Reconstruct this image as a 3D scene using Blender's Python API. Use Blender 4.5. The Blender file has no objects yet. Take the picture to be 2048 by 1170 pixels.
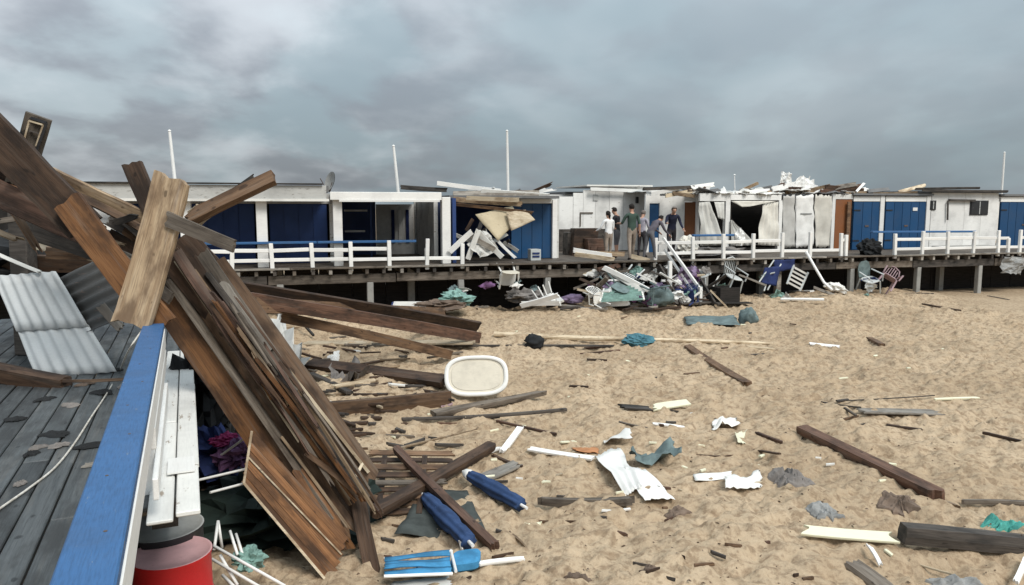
import bpy, bmesh, math, random
import numpy as np
from mathutils import Vector, Matrix, noise as mnoise

# ------------------------------------------------------------------ camera, sky, sun, exposure
scene = bpy.context.scene
COL = scene.collection
EYE = 3.2            # the photographer stands on a boardwalk 1.5 m above the sand
PITCH = math.radians(6.5)
FPX = 1500.0
cam = bpy.data.cameras.new('camera'); cam.sensor_width = 36; cam.lens = FPX / 2048 * 36
cam.clip_start = 0.05; cam.clip_end = 3000
camo = bpy.data.objects.new('camera', cam); COL.objects.link(camo)
camo.location = (0, 0, EYE); camo.rotation_euler = (math.radians(90) - PITCH, 0, 0)
scene.camera = camo
scene.render.resolution_x = 1024; scene.render.resolution_y = 585
scene.view_settings.view_transform = 'Standard'; scene.view_settings.look = 'None'
scene.view_settings.gamma = 1; scene.view_settings.use_curve_mapping = False
scene.view_settings.exposure = 1.05

SUN_EL, SUN_AZ = math.radians(50), math.radians(142)     # azimuth from +Y; high, behind the photographer's right shoulder
world = bpy.data.worlds.new('World'); scene.world = world; world.use_nodes = True
wt = world.node_tree; wt.nodes.clear()
def wn(t, **kw):
    n = wt.nodes.new(t)
    for k, v in kw.items(): setattr(n, k, v)
    return n
def wmath(op, a, b=None, c=None, clamp=False):
    n = wn('ShaderNodeMath', operation=op, use_clamp=clamp)
    for i, x in enumerate((a, b, c)):
        if x is None: continue
        if isinstance(x, (int, float)): n.inputs[i].default_value = x
        else: wt.links.new(x, n.inputs[i])
    return n.outputs[0]
def wmix(f, a, b):
    n = wn('ShaderNodeMix', data_type='RGBA')
    for i, x in ((0, f), (6, a), (7, b)):
        if isinstance(x, (int, float)): n.inputs[i].default_value = x
        elif isinstance(x, tuple): n.inputs[i].default_value = (*x, 1)
        else: wt.links.new(x, n.inputs[i])
    return n.outputs[2]
tc = wn('ShaderNodeTexCoord'); sp = wn('ShaderNodeSeparateXYZ'); wt.links.new(tc.outputs['Generated'], sp.inputs[0])
zc = wmath('ADD', wmath('MAXIMUM', sp.outputs[2], 0.0), 0.27)
cb = wn('ShaderNodeCombineXYZ')
wt.links.new(wmath('DIVIDE', sp.outputs[0], zc), cb.inputs[0]); wt.links.new(wmath('DIVIDE', sp.outputs[1], zc), cb.inputs[1])
def wnoise(scale, detail, dist, off, rough=0.55):
    m = wn('ShaderNodeMapping'); m.inputs['Location'].default_value = off; m.inputs['Scale'].default_value = (1, 0.8, 1)
    wt.links.new(cb.outputs[0], m.inputs[0])
    n = wn('ShaderNodeTexNoise'); n.inputs['Scale'].default_value = scale; n.inputs['Detail'].default_value = detail
    n.inputs['Distortion'].default_value = dist; n.inputs['Roughness'].default_value = rough
    wt.links.new(m.outputs[0], n.inputs['Vector']); return n.outputs[0]
def wramp(x, a, b):
    n = wn('ShaderNodeMapRange', interpolation_type='SMOOTHSTEP'); wt.links.new(x, n.inputs[0])
    n.inputs[1].default_value = a; n.inputs[2].default_value = b; return n.outputs[0]
broad = wramp(wnoise(0.9, 4, 0.3, (3.1, 1.7, 0)), 0.36, 0.66)
clump = wramp(wnoise(2.4, 8, 0.12, (0.4, 5.2, 0), 0.5), 0.40, 0.58)
bright = wramp(wnoise(2.3, 8, 0.12, (5.7, 1.4, 0), 0.5), 0.44, 0.68)
leftw = wramp(wmath('MULTIPLY', sp.outputs[0], -1.0), -0.25, 0.35)     # the bank of broken cloud is on this side of the sky
c0 = wmix(broad, (0.205, 0.255, 0.282), (0.30, 0.348, 0.372))
c1 = wmix(wmath('MULTIPLY', clump, wmath('ADD', wmath('MULTIPLY', leftw, 0.50), 0.30)), c0, (0.172, 0.182, 0.205))
c2 = wmix(wmath('MULTIPLY', wmath('MULTIPLY', bright, leftw), 0.55), c1, (0.50, 0.53, 0.555))
# overcast skies are up to three times brighter overhead than at the horizon (CIE overcast)
lum = wmath('ADD', wmath('MULTIPLY', wmath('MAXIMUM', sp.outputs[2], 0.0), 2.1), 0.70)
cl = wn('ShaderNodeVectorMath', operation='SCALE'); wt.links.new(c2, cl.inputs[0]); wt.links.new(wmath('MULTIPLY', lum, 7.8), cl.inputs[3])
sky = wn('ShaderNodeTexSky', sky_type='NISHITA', sun_disc=False, sun_elevation=SUN_EL, sun_rotation=SUN_AZ, dust_density=3.0)
skm = wmix(0.93, sky.outputs[0], cl.outputs[0])
bg = wn('ShaderNodeBackground'); bg.inputs[1].default_value = 0.1; wt.links.new(skm, bg.inputs[0])
wo = wn('ShaderNodeOutputWorld'); wt.links.new(bg.outputs[0], wo.inputs[0])
sl = bpy.data.lights.new('sun', 'SUN'); sl.energy = 1.5; sl.angle = math.radians(24); sl.color = (1, 0.96, 0.9)
so = bpy.data.objects.new('sun', sl); COL.objects.link(so)
sd = Vector((math.sin(SUN_AZ) * math.cos(SUN_EL), math.cos(SUN_AZ) * math.cos(SUN_EL), math.sin(SUN_EL)))
so.rotation_euler = sd.to_track_quat('Z', 'Y').to_euler(); so.location = sd * 60

# ------------------------------------------------------------------ finding places: a sight line from the photographer's eye
_cp, _sp = math.cos(PITCH), math.sin(PITCH)
def ray(px, py):
    a, b = (px - 1024) / FPX, -(py - 585) / FPX
    return Vector((a, _cp + b * _sp, -_sp + b * _cp))
ORI = Vector((0, 0, EYE))
def at(px, py, Y):
    d = ray(px, py); return ORI + d * (Y / d.y)
def onz(px, py, z):
    d = ray(px, py); return ORI + d * ((z - EYE) / d.z)
# far pier frame: u along it to the right, v away from the beach
PO = Vector((-7.8, 20.4, 0)); PA = math.atan2(7.9, 27.1)
PU = Vector((math.cos(PA), math.sin(PA), 0)); PV = Vector((-math.sin(PA), math.cos(PA), 0))
DZ = 1.5
def PW(u, v, z): return PO + PU * u + PV * v + Vector((0, 0, z))
def onv(px, py, v):
    d = ray(px, py); t = ((PO - ORI).dot(PV) + v) / d.dot(PV); return ORI + d * t
def UZ(px, py, v):
    p = onv(px, py, v); return (p - PO).dot(PU), p.z
def U(px, v, py=470): return UZ(px, py, v)[0]
# near boardwalk frame: s along the blue rail, q to the right of it
NE = Vector((-0.397, 0.918, 0)).normalized(); NQ = Vector((NE.y, -NE.x, 0))
def NW(s, q, z): return NE * s + NQ * q + Vector((0, 0, z))

# ------------------------------------------------------------------ materials
MATS = {}
class NT:
    def __init__(self, name):
        self.m = bpy.data.materials.new(name); self.m.use_nodes = True; self.t = self.m.node_tree
        self.b = self.t.nodes['Principled BSDF']; MATS[name] = self.m
    def n(self, t, **kw):
        x = self.t.nodes.new(t)
        for k, v in kw.items(): setattr(x, k, v)
        return x
    def set(self, sock, v):
        if isinstance(v, bpy.types.NodeSocket): self.t.links.new(v, sock)
        elif isinstance(v, (tuple, list)) and sock.type == 'RGBA' and len(v) == 3: sock.default_value = (*v, 1)
        else: sock.default_value = v
    def coord(self, scale=(1, 1, 1), kind='Object', rnd=True):
        tc = self.n('ShaderNodeTexCoord'); mp = self.n('ShaderNodeMapping'); mp.inputs['Scale'].default_value = scale
        self.t.links.new(tc.outputs[kind], mp.inputs[0])
        if rnd:
            oi = self.n('ShaderNodeObjectInfo'); k = self.n('ShaderNodeMath', operation='MULTIPLY'); k.inputs[1].default_value = 57.0
            self.t.links.new(oi.outputs['Random'], k.inputs[0])
            c = self.n('ShaderNodeCombineXYZ')
            for i in range(3): self.t.links.new(k.outputs[0], c.inputs[i])
            self.t.links.new(c.outputs[0], mp.inputs['Location'])
        return mp.outputs[0]
    def noise(self, co, scale, detail=4, rough=0.55, dist=0):
        x = self.n('ShaderNodeTexNoise'); self.set(x.inputs['Vector'], co); x.inputs['Scale'].default_value = scale
        x.inputs['Detail'].default_value = detail; x.inputs['Roughness'].default_value = rough; x.inputs['Distortion'].default_value = dist
        return x.outputs[0]
    def rng(self, x, a, b, lo=0, hi=1):
        r = self.n('ShaderNodeMapRange', interpolation_type='SMOOTHSTEP'); self.set(r.inputs[0], x)
        r.inputs[1].default_value = a; r.inputs[2].default_value = b; r.inputs[3].default_value = lo; r.inputs[4].default_value = hi
        return r.outputs[0]
    def mix(self, f, a, b, mode='MIX'):
        x = self.n('ShaderNodeMix', data_type='RGBA', blend_type=mode); self.set(x.inputs[0], f); self.set(x.inputs[6], a); self.set(x.inputs[7], b)
        return x.outputs[2]
    def math(self, op, a, b):
        x = self.n('ShaderNodeMath', operation=op); self.set(x.inputs[0], a); self.set(x.inputs[1], b); return x.outputs[0]
    def rand(self, lo, hi):
        oi = self.n('ShaderNodeObjectInfo'); r = self.n('ShaderNodeMapRange'); self.t.links.new(oi.outputs['Random'], r.inputs[0])
        r.inputs[3].default_value = lo; r.inputs[4].default_value = hi; return r.outputs[0]
    def bump(self, h, strength, dist=0.01):
        x = self.n('ShaderNodeBump'); x.inputs['Strength'].default_value = strength; x.inputs['Distance'].default_value = dist
        self.set(x.inputs['Height'], h); self.t.links.new(x.outputs[0], self.b.inputs['Normal'])
    def done(self, col, rough=0.7, spec=0.3, metal=0):
        self.set(self.b.inputs['Base Color'], col); self.set(self.b.inputs['Roughness'], rough)
        self.b.inputs['Specular IOR Level'].default_value = spec; self.b.inputs['Metallic'].default_value = metal
        return self.m
def wood(name, a, b, stain, streak=0.6, rough=0.62):
    n = NT(name)
    g1 = n.noise(n.coord((0.9, 13, 13)), 1.6, 5, 0.6, 0.25)
    g2 = n.noise(n.coord((2.2, 75, 75)), 1.5, 3, 0.6, 0.1)
    bl = n.noise(n.coord((1.6, 4.5, 4.5)), 1.3, 4, 0.6)
    kn = n.noise(n.coord((7, 16, 16)), 1.1, 1, 0.4)
    col = n.mix(n.rng(g1, 0.32, 0.68), a, b)
    col = n.mix(n.math('MULTIPLY', n.rng(g2, 0.46, 0.70), streak), col, tuple(x * 0.35 for x in a))
    grey = n.noise(n.coord((0.5, 9, 9)), 1.4, 5, 0.65, 0.2)
    lum_ = sum(b) / 3
    col = n.mix(n.math('MULTIPLY', n.rng(grey, 0.52, 0.68), 0.32), col, (lum_ * 1.35 + .03, lum_ * 1.22 + .027, lum_ * 1.05 + .022))
    col = n.mix(n.math('MULTIPLY', n.rng(bl, 0.44, 0.66), 0.9), col, stain)
    col = n.mix(n.math('MULTIPLY', n.rng(kn, 0.70, 0.76), 0.8), col, tuple(x * 0.3 for x in a))
    hv = n.n('ShaderNodeHueSaturation'); n.set(hv.inputs['Value'], n.rand(0.68, 1.3)); n.set(hv.inputs['Color'], col)
    n.bump(n.math('ADD', g1, n.math('MULTIPLY', g2, 0.7)), 0.55, 0.006)
    return n.done(hv.outputs[0], n.rng(bl, 0.3, 0.7, rough, rough + 0.2), 0.35)
wood('wood_dark', (0.05, 0.027, 0.015), (0.09, 0.052, 0.031), (0.022, 0.014, 0.010))
wood('wood_red', (0.085, 0.043, 0.027), (0.145, 0.08, 0.053), (0.04, 0.025, 0.018))
wood('wood_orange', (0.15, 0.064, 0.022), (0.23, 0.108, 0.042), (0.055, 0.028, 0.015))
wood('wood_brown', (0.11, 0.060, 0.031), (0.18, 0.107, 0.060), (0.045, 0.027, 0.017))
wood('wood_tan', (0.25, 0.17, 0.10), (0.37, 0.275, 0.175), (0.11, 0.07, 0.042))
wood('wood_pale', (0.42, 0.34, 0.23), (0.56, 0.47, 0.34), (0.26, 0.19, 0.12), 0.3)
wood('wood_grey', (0.11, 0.088, 0.068), (0.175, 0.145, 0.115), (0.055, 0.043, 0.033))
wood('wood_charcoal', (0.045, 0.038, 0.032), (0.085, 0.072, 0.062), (0.022, 0.02, 0.018))
wood('wood_driftgrey', (0.24, 0.22, 0.19), (0.34, 0.31, 0.27), (0.14, 0.12, 0.10))
wood('wood_deck', (0.055, 0.063, 0.066), (0.09, 0.099, 0.102), (0.04, 0.043, 0.044), 0.5, 0.38)
def paint(name, col, under=(0.25, 0.2, 0.15), wear=0.66, dirt=0.25, rough=0.5, sc=1.0, var=(0.9, 1.08), grain=.16):
    n = NT(name)
    w = n.noise(n.coord((2.2 * sc, 9 * sc, 9 * sc)), 1.7, 7, 0.68)
    d = n.noise(n.coord((1.1 * sc,) * 3), 1.4, 6, 0.62)
    f = n.noise(n.coord((5 * sc, 60 * sc, 60 * sc)), 1.3, 3)
    c = n.mix(n.math('MULTIPLY', n.rng(d, 0.42, 0.72), dirt), col, tuple(x * 0.55 + 0.03 for x in col))
    c = n.mix(n.math('MULTIPLY', n.rng(f, 0.4, 0.7), grain), c, tuple(x * 0.5 for x in col))
    c = n.mix(n.rng(w, wear, wear + 0.05), c, under)
    hv = n.n('ShaderNodeHueSaturation'); n.set(hv.inputs['Value'], n.rand(*var)); n.set(hv.inputs['Color'], c)
    n.bump(n.math('ADD', n.math('MULTIPLY', f, 0.5), w), 0.3, 0.004)
    return n.done(hv.outputs[0], n.rng(d, 0.3, 0.7, rough - 0.1, rough + 0.15), 0.4)
paint('paint_white', (0.78, 0.77, 0.74), (0.42, 0.36, 0.29), 0.70, 0.35)
paint('paint_white_worn', (0.72, 0.71, 0.67), (0.3, 0.25, 0.2), 0.60, 0.55)
paint('paint_offwhite_wall', (0.74, 0.73, 0.70), (0.30, 0.28, 0.25), 0.64, 0.6, 0.6, 1.0)
paint('paint_rail_blue', (0.033, 0.115, 0.27), (0.16, 0.2, 0.25), 0.65, 0.6, 0.5, 2.2, (.95, 1.05), .45)
paint('paint_door_blue', (0.006, 0.055, 0.145), (0.025, 0.10, 0.21), 0.75, 0.3, 0.5)
paint('paint_navy', (0.016, 0.048, 0.17), (0.03, 0.06, 0.15), 0.78, 0.4, 0.5)
paint('paint_fascia_grey', (0.46, 0.46, 0.44), (0.22, 0.21, 0.19), 0.58, 0.6, 0.7)
paint('paint_brown_door', (0.23, 0.085, 0.03), (0.13, 0.06, 0.03), 0.72, 0.4, 0.5)
paint('paint_cream', (0.72, 0.70, 0.52), (0.45, 0.42, 0.3), 0.7, 0.25, 0.6)
paint('paint_yellowed', (0.50, 0.42, 0.28), (0.3, 0.24, 0.16), 0.62, 0.5, 0.7)
paint('paint_red', (0.50, 0.012, 0.016), (0.3, 0.05, 0.05), 0.76, 0.3, 0.38)
paint('drum_pink', (0.60, 0.36, 0.36), (0.42, 0.2, 0.2), 0.66, 0.5, 0.55, 4)
paint('drum_grey', (0.36, 0.36, 0.34), (0.24, 0.22, 0.2), 0.68, 0.5, 0.6, 4)
paint('drum_blue', (0.05, 0.12, 0.16), (0.12, 0.1, 0.08), 0.66, 0.5, 0.5)
paint('concrete', (0.30, 0.295, 0.275), (0.2, 0.19, 0.17), 0.62, 0.6, 0.85, 3)
paint('roof_felt', (0.15, 0.15, 0.15), (0.1, 0.09, 0.08), 0.62, 0.6, 0.85, 2)
paint('metal_sheet', (0.62, 0.63, 0.62), (0.40, 0.34, 0.28), 0.72, 0.4, 0.45, 1.5)
paint('metal_dark', (0.055, 0.055, 0.053), (0.10, 0.08, 0.07), 0.6, 0.6, 0.5, 1.5)
paint('plastic_white', (0.76, 0.75, 0.71), (0.6, 0.58, 0.52), 0.72, 0.3, 0.42, 2)
paint('plastic_beige', (0.60, 0.55, 0.45), (0.5, 0.44, 0.35), 0.66, 0.45, 0.5, 2)
paint('plastic_pearl', (0.50, 0.52, 0.51), (0.4, 0.4, 0.38), 0.66, 0.5, 0.45, 2)
paint('rust_steel', (0.10, 0.07, 0.055), (0.2, 0.09, 0.05), 0.6, 0.4, 0.7, 2)
paint('black_metal', (0.018, 0.018, 0.02), (0.05, 0.04, 0.03), 0.68, 0.3, 0.5, 2)
def cloth_mat(name, col, rough=0.85, sheen=0.0, var=(0.92, 1.08), alt=None):
    if min(col) > .4: alt = tuple(x * .88 for x in col)
    n = NT(name)
    d = n.noise(n.coord((1, 1, 1)), 5, 5, 0.6); f = n.noise(n.coord((1, 1, 1)), 120, 2)
    c = n.mix(n.rng(d, 0.35, 0.68), col, alt or tuple(x * 0.6 for x in col))
    c = n.mix(n.math('MULTIPLY', n.rng(f, 0.4, 0.65), 0.15), c, tuple(x * 0.5 for x in col))
    hv = n.n('ShaderNodeHueSaturation'); n.set(hv.inputs['Value'], n.rand(*var)); n.set(hv.inputs['Color'], c)
    n.bump(d, 0.35, 0.02)
    return n.done(hv.outputs[0], rough, 0.25)
for nm, c in dict(cloth_navy=(0.025, 0.04, 0.13), cloth_purple=(0.16, 0.08, 0.17), cloth_lilac=(0.24, 0.18, 0.28), cloth_dark=(0.02, 0.021, 0.022),
                  cloth_darkgreen=(0.018, 0.03, 0.024), cloth_grey=(0.30, 0.30, 0.29), cloth_palegrey=(0.52, 0.51, 0.48), cloth_white=(0.74, 0.73, 0.70),
                  cloth_cream=(0.66, 0.63, 0.56), cloth_canvas=(0.55, 0.54, 0.50), cloth_teal=(0.08, 0.21, 0.26), cloth_tealgrey=(0.15, 0.20, 0.20), cloth_matgrey=(0.07, 0.08, 0.075),
                  cloth_mint=(0.22, 0.36, 0.32), cloth_turquoise=(0.10, 0.42, 0.36), cloth_blue=(0.03, 0.062, 0.15), cloth_brightblue=(0.06, 0.26, 0.48),
                  cloth_pink=(0.42, 0.30, 0.32), cloth_magenta=(0.30, 0.03, 0.12), cloth_stone=(0.22, 0.20, 0.185), cloth_brownrag=(0.17, 0.125, 0.095),
                  cloth_orange=(0.48, 0.22, 0.10), shirt_white=(0.72, 0.72, 0.72), shirt_green=(0.045, 0.075, 0.06), shirt_black=(0.02, 0.02, 0.024),
                  shirt_navy=(0.022, 0.025, 0.05), shirt_grey=(0.11, 0.10, 0.12), shirt_lilac=(0.42, 0.40, 0.46), trousers_khaki=(0.30, 0.245, 0.20), trousers_grey=(0.13, 0.13, 0.14),
                  trousers_dark=(0.045, 0.04, 0.045), hair_dark=(0.02, 0.016, 0.014), hair_grey=(0.2, 0.17, 0.15)).items(): cloth_mat(nm, c)
n = NT('skin'); n.done(n.mix(n.rng(n.noise(n.coord((1, 1, 1)), 9, 3), 0.3, 0.7), (0.44, 0.26, 0.18), (0.36, 0.2, 0.14)), 0.55, 0.35)
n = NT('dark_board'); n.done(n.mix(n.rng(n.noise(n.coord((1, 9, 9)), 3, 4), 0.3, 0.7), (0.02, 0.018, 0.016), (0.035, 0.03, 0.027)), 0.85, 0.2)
n = NT('window_glass'); n.done((0.02, 0.022, 0.025), n.rng(n.noise(n.coord((1, 1, 1)), 4, 3), 0.3, 0.7, 0.08, 0.3), 0.5)
n = NT('rope_white'); n.done(n.mix(n.rng(n.noise(n.coord((1, 1, 1)), 25, 3), 0.3, 0.7), (0.62, 0.60, 0.55), (0.4, 0.37, 0.32)), 0.8, 0.2)
# sand: warm, blotchy, grains and dark organic specks
n = NT('sand')
co = n.coord((1, 1, 1), 'Object', False); cs = n.coord((1, 1.0, 1), 'Object', False)
b1 = n.noise(co, 0.35, 5, 0.6, 0.4); b2 = n.noise(co, 2.6, 6, 0.62, 0.3); b3 = n.noise(co, 16, 4, 0.6); b4 = n.noise(co, 120, 2, 0.5)
c = n.mix(n.rng(b1, 0.36, 0.66), (0.46, 0.355, 0.242), (0.365, 0.275, 0.182))
bm_ = n.noise(co, 7.0, 5, 0.65, 0.4)
c = n.mix(n.math('MULTIPLY', n.rng(bm_, 0.47, 0.64), 0.78), c, (0.225, 0.158, 0.10))
c = n.mix(n.math('MULTIPLY', n.rng(b2, 0.46, 0.70), 0.35), c, (0.30, 0.22, 0.14))
c = n.mix(n.math('MULTIPLY', n.rng(b3, 0.50, 0.68), 0.6), c, (0.19, 0.132, 0.082))
c = n.mix(n.math('MULTIPLY', n.rng(b3, 0.46, 0.30), 0.3), c, (0.52, 0.42, 0.29))
c = n.mix(n.math('MULTIPLY', n.rng(b4, 0.55, 0.7), 0.35), c, (0.2, 0.14, 0.09))
n.bump(n.math('ADD', n.math('MULTIPLY', b3, 1.0), n.math('MULTIPLY', b4, 0.2)), 0.8, 0.03)
n.done(c, 0.92, 0.15)

# ------------------------------------------------------------------ object helpers
RNG = random.Random(11)
class MB:
    def __init__(self): self.v = []; self.f = []; self.mi = []
    def add(self, vs, fs, m=0):
        o = len(self.v); self.v += [Vector(x) for x in vs]; self.f += [[i + o for i in f] for f in fs]; self.mi += [m] * len(fs); return self
    def hexa(self, c8, m=0):      # 8 corners: bottom loop then top loop
        return self.add(c8, [(3, 2, 1, 0), (4, 5, 6, 7), (0, 1, 5, 4), (1, 2, 6, 5), (2, 3, 7, 6), (3, 0, 4, 7)], m)
    def pbox(self, u0, u1, v0, v1, z0, z1, m=0, skew=0):
        P = PW
        return self.hexa([P(u0, v0, z0), P(u1, v0, z0), P(u1, v1, z0), P(u0, v1, z0), P(u0 + skew, v0, z1), P(u1 + skew, v0, z1), P(u1 + skew, v1, z1), P(u0 + skew, v1, z1)], m)
    def nbox(self, s0, s1, q0, q1, z0, z1, m=0):
        P = NW
        return self.hexa([P(s0, q1, z0), P(s1, q1, z0), P(s1, q0, z0), P(s0, q0, z0), P(s0, q1, z1), P(s1, q1, z1), P(s1, q0, z1), P(s0, q0, z1)], m)
    def lbox(self, x0, x1, y0, y1, z0, z1, m=0):
        return self.hexa([(x0, y0, z0), (x1, y0, z0), (x1, y1, z0), (x0, y1, z0), (x0, y0, z1), (x1, y0, z1), (x1, y1, z1), (x0, y1, z1)], m)
    def bar(self, p0, p1, w, h, up=Vector((0, 0, 1)), m=0):
        p0, p1 = Vector(p0), Vector(p1); x = (p1 - p0).normalized(); y = Vector(up).cross(x)
        if y.length < 1e-4: y = Vector((0, 1, 0)).cross(x)
        y.normalize(); z = x.cross(y); a, b = y * (w / 2), z * (h / 2)
        return self.hexa([p0 + a - b, p0 - a - b, p1 - a - b, p1 + a - b, p0 + a + b, p0 - a + b, p1 - a + b, p1 + a + b], m)
    def tube(self, pts, r, n=8, m=0, cap=True):
        pts = [Vector(p) for p in pts]; rs = r if isinstance(r, (list, tuple)) else [r] * len(pts); rings = []
        ref = Vector((0.13, 0.21, 1)).normalized()
        for i, p in enumerate(pts):
            d = (pts[min(i + 1, len(pts) - 1)] - pts[max(i - 1, 0)]).normalized()
            a = ref.cross(d)
            if a.length < 0.05: a = Vector((1, 0, 0)).cross(d)
            a.normalize(); b = d.cross(a)
            rings.append([p + (a * math.cos(k * 2 * math.pi / n) + b * math.sin(k * 2 * math.pi / n)) * rs[i] for k in range(n)])
        vs = [v for rg in rings for v in rg]; fs = []
        for i in range(len(pts) - 1):
            for k in range(n): fs.append((i * n + k, i * n + (k + 1) % n, (i + 1) * n + (k + 1) % n, (i + 1) * n + k))
        if cap: fs.append(tuple(range(n - 1, -1, -1))); fs.append(tuple((len(pts) - 1) * n + k for k in range(n)))
        return self.add(vs, fs, m)
    def mesh(self, name, M=None):
        me = bpy.data.meshes.new(name)
        inv = M.inverted() if M is not None else None
        me.from_pydata([tuple(inv @ v) if inv else tuple(v) for v in self.v], [], self.f)
        if any(self.mi): me.polygons.foreach_set('material_index', self.mi)
        me.update(); return me
def tag(o, label, cat, group=None, kind=None):
    if label: o['label'] = label
    if cat: o['category'] = cat
    if group: o['group'] = group
    if kind: o['kind'] = kind
    return o
def link(name, me, mat, parent=None, M=None, bevel=0, smooth=False):
    o = bpy.data.objects.new(name, me); COL.objects.link(o)
    for m in (mat if isinstance(mat, (list, tuple)) else [mat]):
        if len(me.materials) < (len(mat) if isinstance(mat, (list, tuple)) else 1): me.materials.append(MATS[m])
    if parent: o.parent = parent
    if M is not None: o.matrix_basis = M
    if smooth: me.polygons.foreach_set('use_smooth', [True] * len(me.polygons))
    if bevel:
        b = o.modifiers.new('bevel', 'BEVEL'); b.width = bevel; b.segments = 1; b.limit_method = 'ANGLE'
    return o
ROOTM = {}
def thing(name, label, cat, loc, rz=0, group=None):
    o = bpy.data.objects.new(name, None); COL.objects.link(o); o.empty_display_size = 0.2
    M = Matrix.Translation(Vector(loc)) @ Matrix.Rotation(rz, 4, 'Z'); o.matrix_basis = M; ROOTM[o.name] = M
    return tag(o, label, cat, group)
def part(root, name, mb, mat, bevel=0, smooth=False, top=None):
    M = ROOTM[(top or root).name]
    return link(name, mb.mesh(name, M), mat, root, None, bevel, smooth)
def single(name, label, cat, mb, mat, loc, rz=0, group=None, bevel=0, smooth=False, kind=None):
    M = Matrix.Translation(Vector(loc)) @ Matrix.Rotation(rz, 4, 'Z')
    return tag(link(name, mb.mesh(name, M), mat, None, M, bevel, smooth), label, cat, group, kind)

def plank_mesh(name, L, w, t, seed, jag=(0.02, 0.02), bow=0.01, taper=(1, 1), cols=5, split=0.0):
    r = random.Random(seed); n = max(4, min(14, int(L / 0.3) + 3)); ch = min(t, w) * 0.14
    ys = [-w / 2 + w * i / cols for i in range(cols + 1)]
    ring = [(y, -t / 2) for y in ys] + [(y, t / 2) for y in reversed(ys)]
    ring[0] = (ring[0][0] + ch * .6, ring[0][1]); ring[cols] = (ring[cols][0] - ch * .6, ring[cols][1]); ring[cols + 1] = (ring[cols + 1][0] - ch * .6, ring[cols + 1][1]); ring[-1] = (ring[-1][0] + ch * .6, ring[-1][1])
    ring.insert(cols + 1, (w / 2, 0)); ring.append((-w / 2, 0)); k = len(ring)
    bz, by, tw = r.uniform(-bow, bow), r.uniform(-bow, bow), r.uniform(-0.06, 0.06)
    ends = []
    for e in (0, 1):
        prof = [r.uniform(0, jag[e]) for _ in range(cols + 1)]
        slope = r.uniform(-1, 1) * jag[e]
        ends.append([prof[i] + max(0, slope * (i / cols if slope > 0 else -(1 - i / cols))) for i in range(cols + 1)])
    def colof(y): return min(cols, max(0, int(round((y + w / 2) / w * cols))))
    vs = []
    for i in range(n + 1):
        f = i / n; x = L * f - L / 2; s = 4 * f * (1 - f); wf = taper[0] + (taper[1] - taper[0]) * f
        edge = 1 + r.uniform(-0.03, 0.03)
        for (y, z) in ring:
            xx = x
            if i == 0: xx += ends[0][colof(y)]
            if i == n: xx -= ends[1][colof(y)]
            a = tw * (f - 0.5) * 2
            y2, z2 = y * wf * edge, z * (1 + r.uniform(-0.02, 0.02))
            vs.append((xx, y2 * math.cos(a) - z2 * math.sin(a) + by * s, y2 * math.sin(a) + z2 * math.cos(a) + bz * s))
    fs = []
    for i in range(n):
        for j in range(k): fs.append((i * k + j, i * k + (j + 1) % k, (i + 1) * k + (j + 1) % k, (i + 1) * k + j))
    for base, flip in ((0, False), (n * k, True)):      # end caps as strips
        lo = list(range(0, cols + 1)); hi = [2 * cols + 2 - i for i in range(0, cols + 1)]
        for c in range(cols):
            q = [base + lo[c], base + hi[c], base + hi[c + 1], base + lo[c + 1]]
            fs.append(tuple(reversed(q)) if flip else tuple(q))
        q = [base + lo[cols], base + hi[cols], base + cols + 1]; fs.append(tuple(reversed(q)) if flip else tuple(q))
        q = [base + lo[0], base + k - 1, base + hi[0]]; fs.append(tuple(reversed(q)) if flip else tuple(q))
    me = bpy.data.meshes.new(name); me.from_pydata(vs, [], [tuple(reversed(f)) for f in fs]); me.update()
    return me
_seed = [100]
def frame_for(p0, p1, normal, roll):
    p0, p1 = Vector(p0), Vector(p1); x = (p1 - p0).normalized(); nz = Vector(normal); nz = nz - x * nz.dot(x)
    if nz.length < 1e-3: nz = Vector((0, 0, 1)).cross(x)
    nz.normalize(); nz = Matrix.Rotation(math.radians(roll), 3, x) @ nz; y = nz.cross(x)
    M = Matrix((x, y, nz)).transposed().to_4x4(); M.translation = (p0 + p1) / 2
    return M, (p1 - p0).length
def plank(name, label, cat, p0, p1, w, t, mat, normal='cam', roll=0, jag=(0.03, 0.03), bow=0.012, taper=(1, 1), group=None, parent=None, top=None):
    _seed[0] += 1
    if isinstance(normal, str): normal = ORI - (Vector(p0) + Vector(p1)) / 2 if normal == 'cam' else Vector((0, 0, 1))
    M, L = frame_for(p0, p1, normal, roll)
    me = plank_mesh(name, L, w, t, _seed[0], jag, bow, taper)
    if parent: M = ROOTM[(top or parent).name].inverted() @ M
    return tag(link(name, me, mat, parent, M), label, cat, group)

# ------------------------------------------------------------------ sand
GX0, GX1, GY0, GY1, GS = -8.0, 16.0, 3.6, 31.0, 0.05
nx, ny = int(round((GX1 - GX0) / GS)) + 1, int(round((GY1 - GY0) / GS)) + 1
rs = np.random.RandomState(5)
def fnoise(wl, seed, aniso=1.0):
    r = np.random.RandomState(seed).randn(ny, nx)
    fy = np.fft.fftfreq(ny, GS)[:, None] * aniso; fx = np.fft.fftfreq(nx, GS)[None, :]
    k = np.sqrt(fx ** 2 + fy ** 2) * wl
    z = np.real(np.fft.ifft2(np.fft.fft2(r) * np.exp(-(k - 1) ** 2 * 2.2) * (k > 0.02))); return z / z.std()
HG = 0.055 * fnoise(5.0, 1) + 0.028 * fnoise(1.3, 2) + 0.016 * fnoise(0.5, 3, 0.8) + 0.014 * fnoise(0.26, 4) + 0.009 * fnoise(0.15, 7)
xs_u = GX0 + GS * np.arange(nx); ys_u = GY0 + GS * np.arange(ny)
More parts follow.
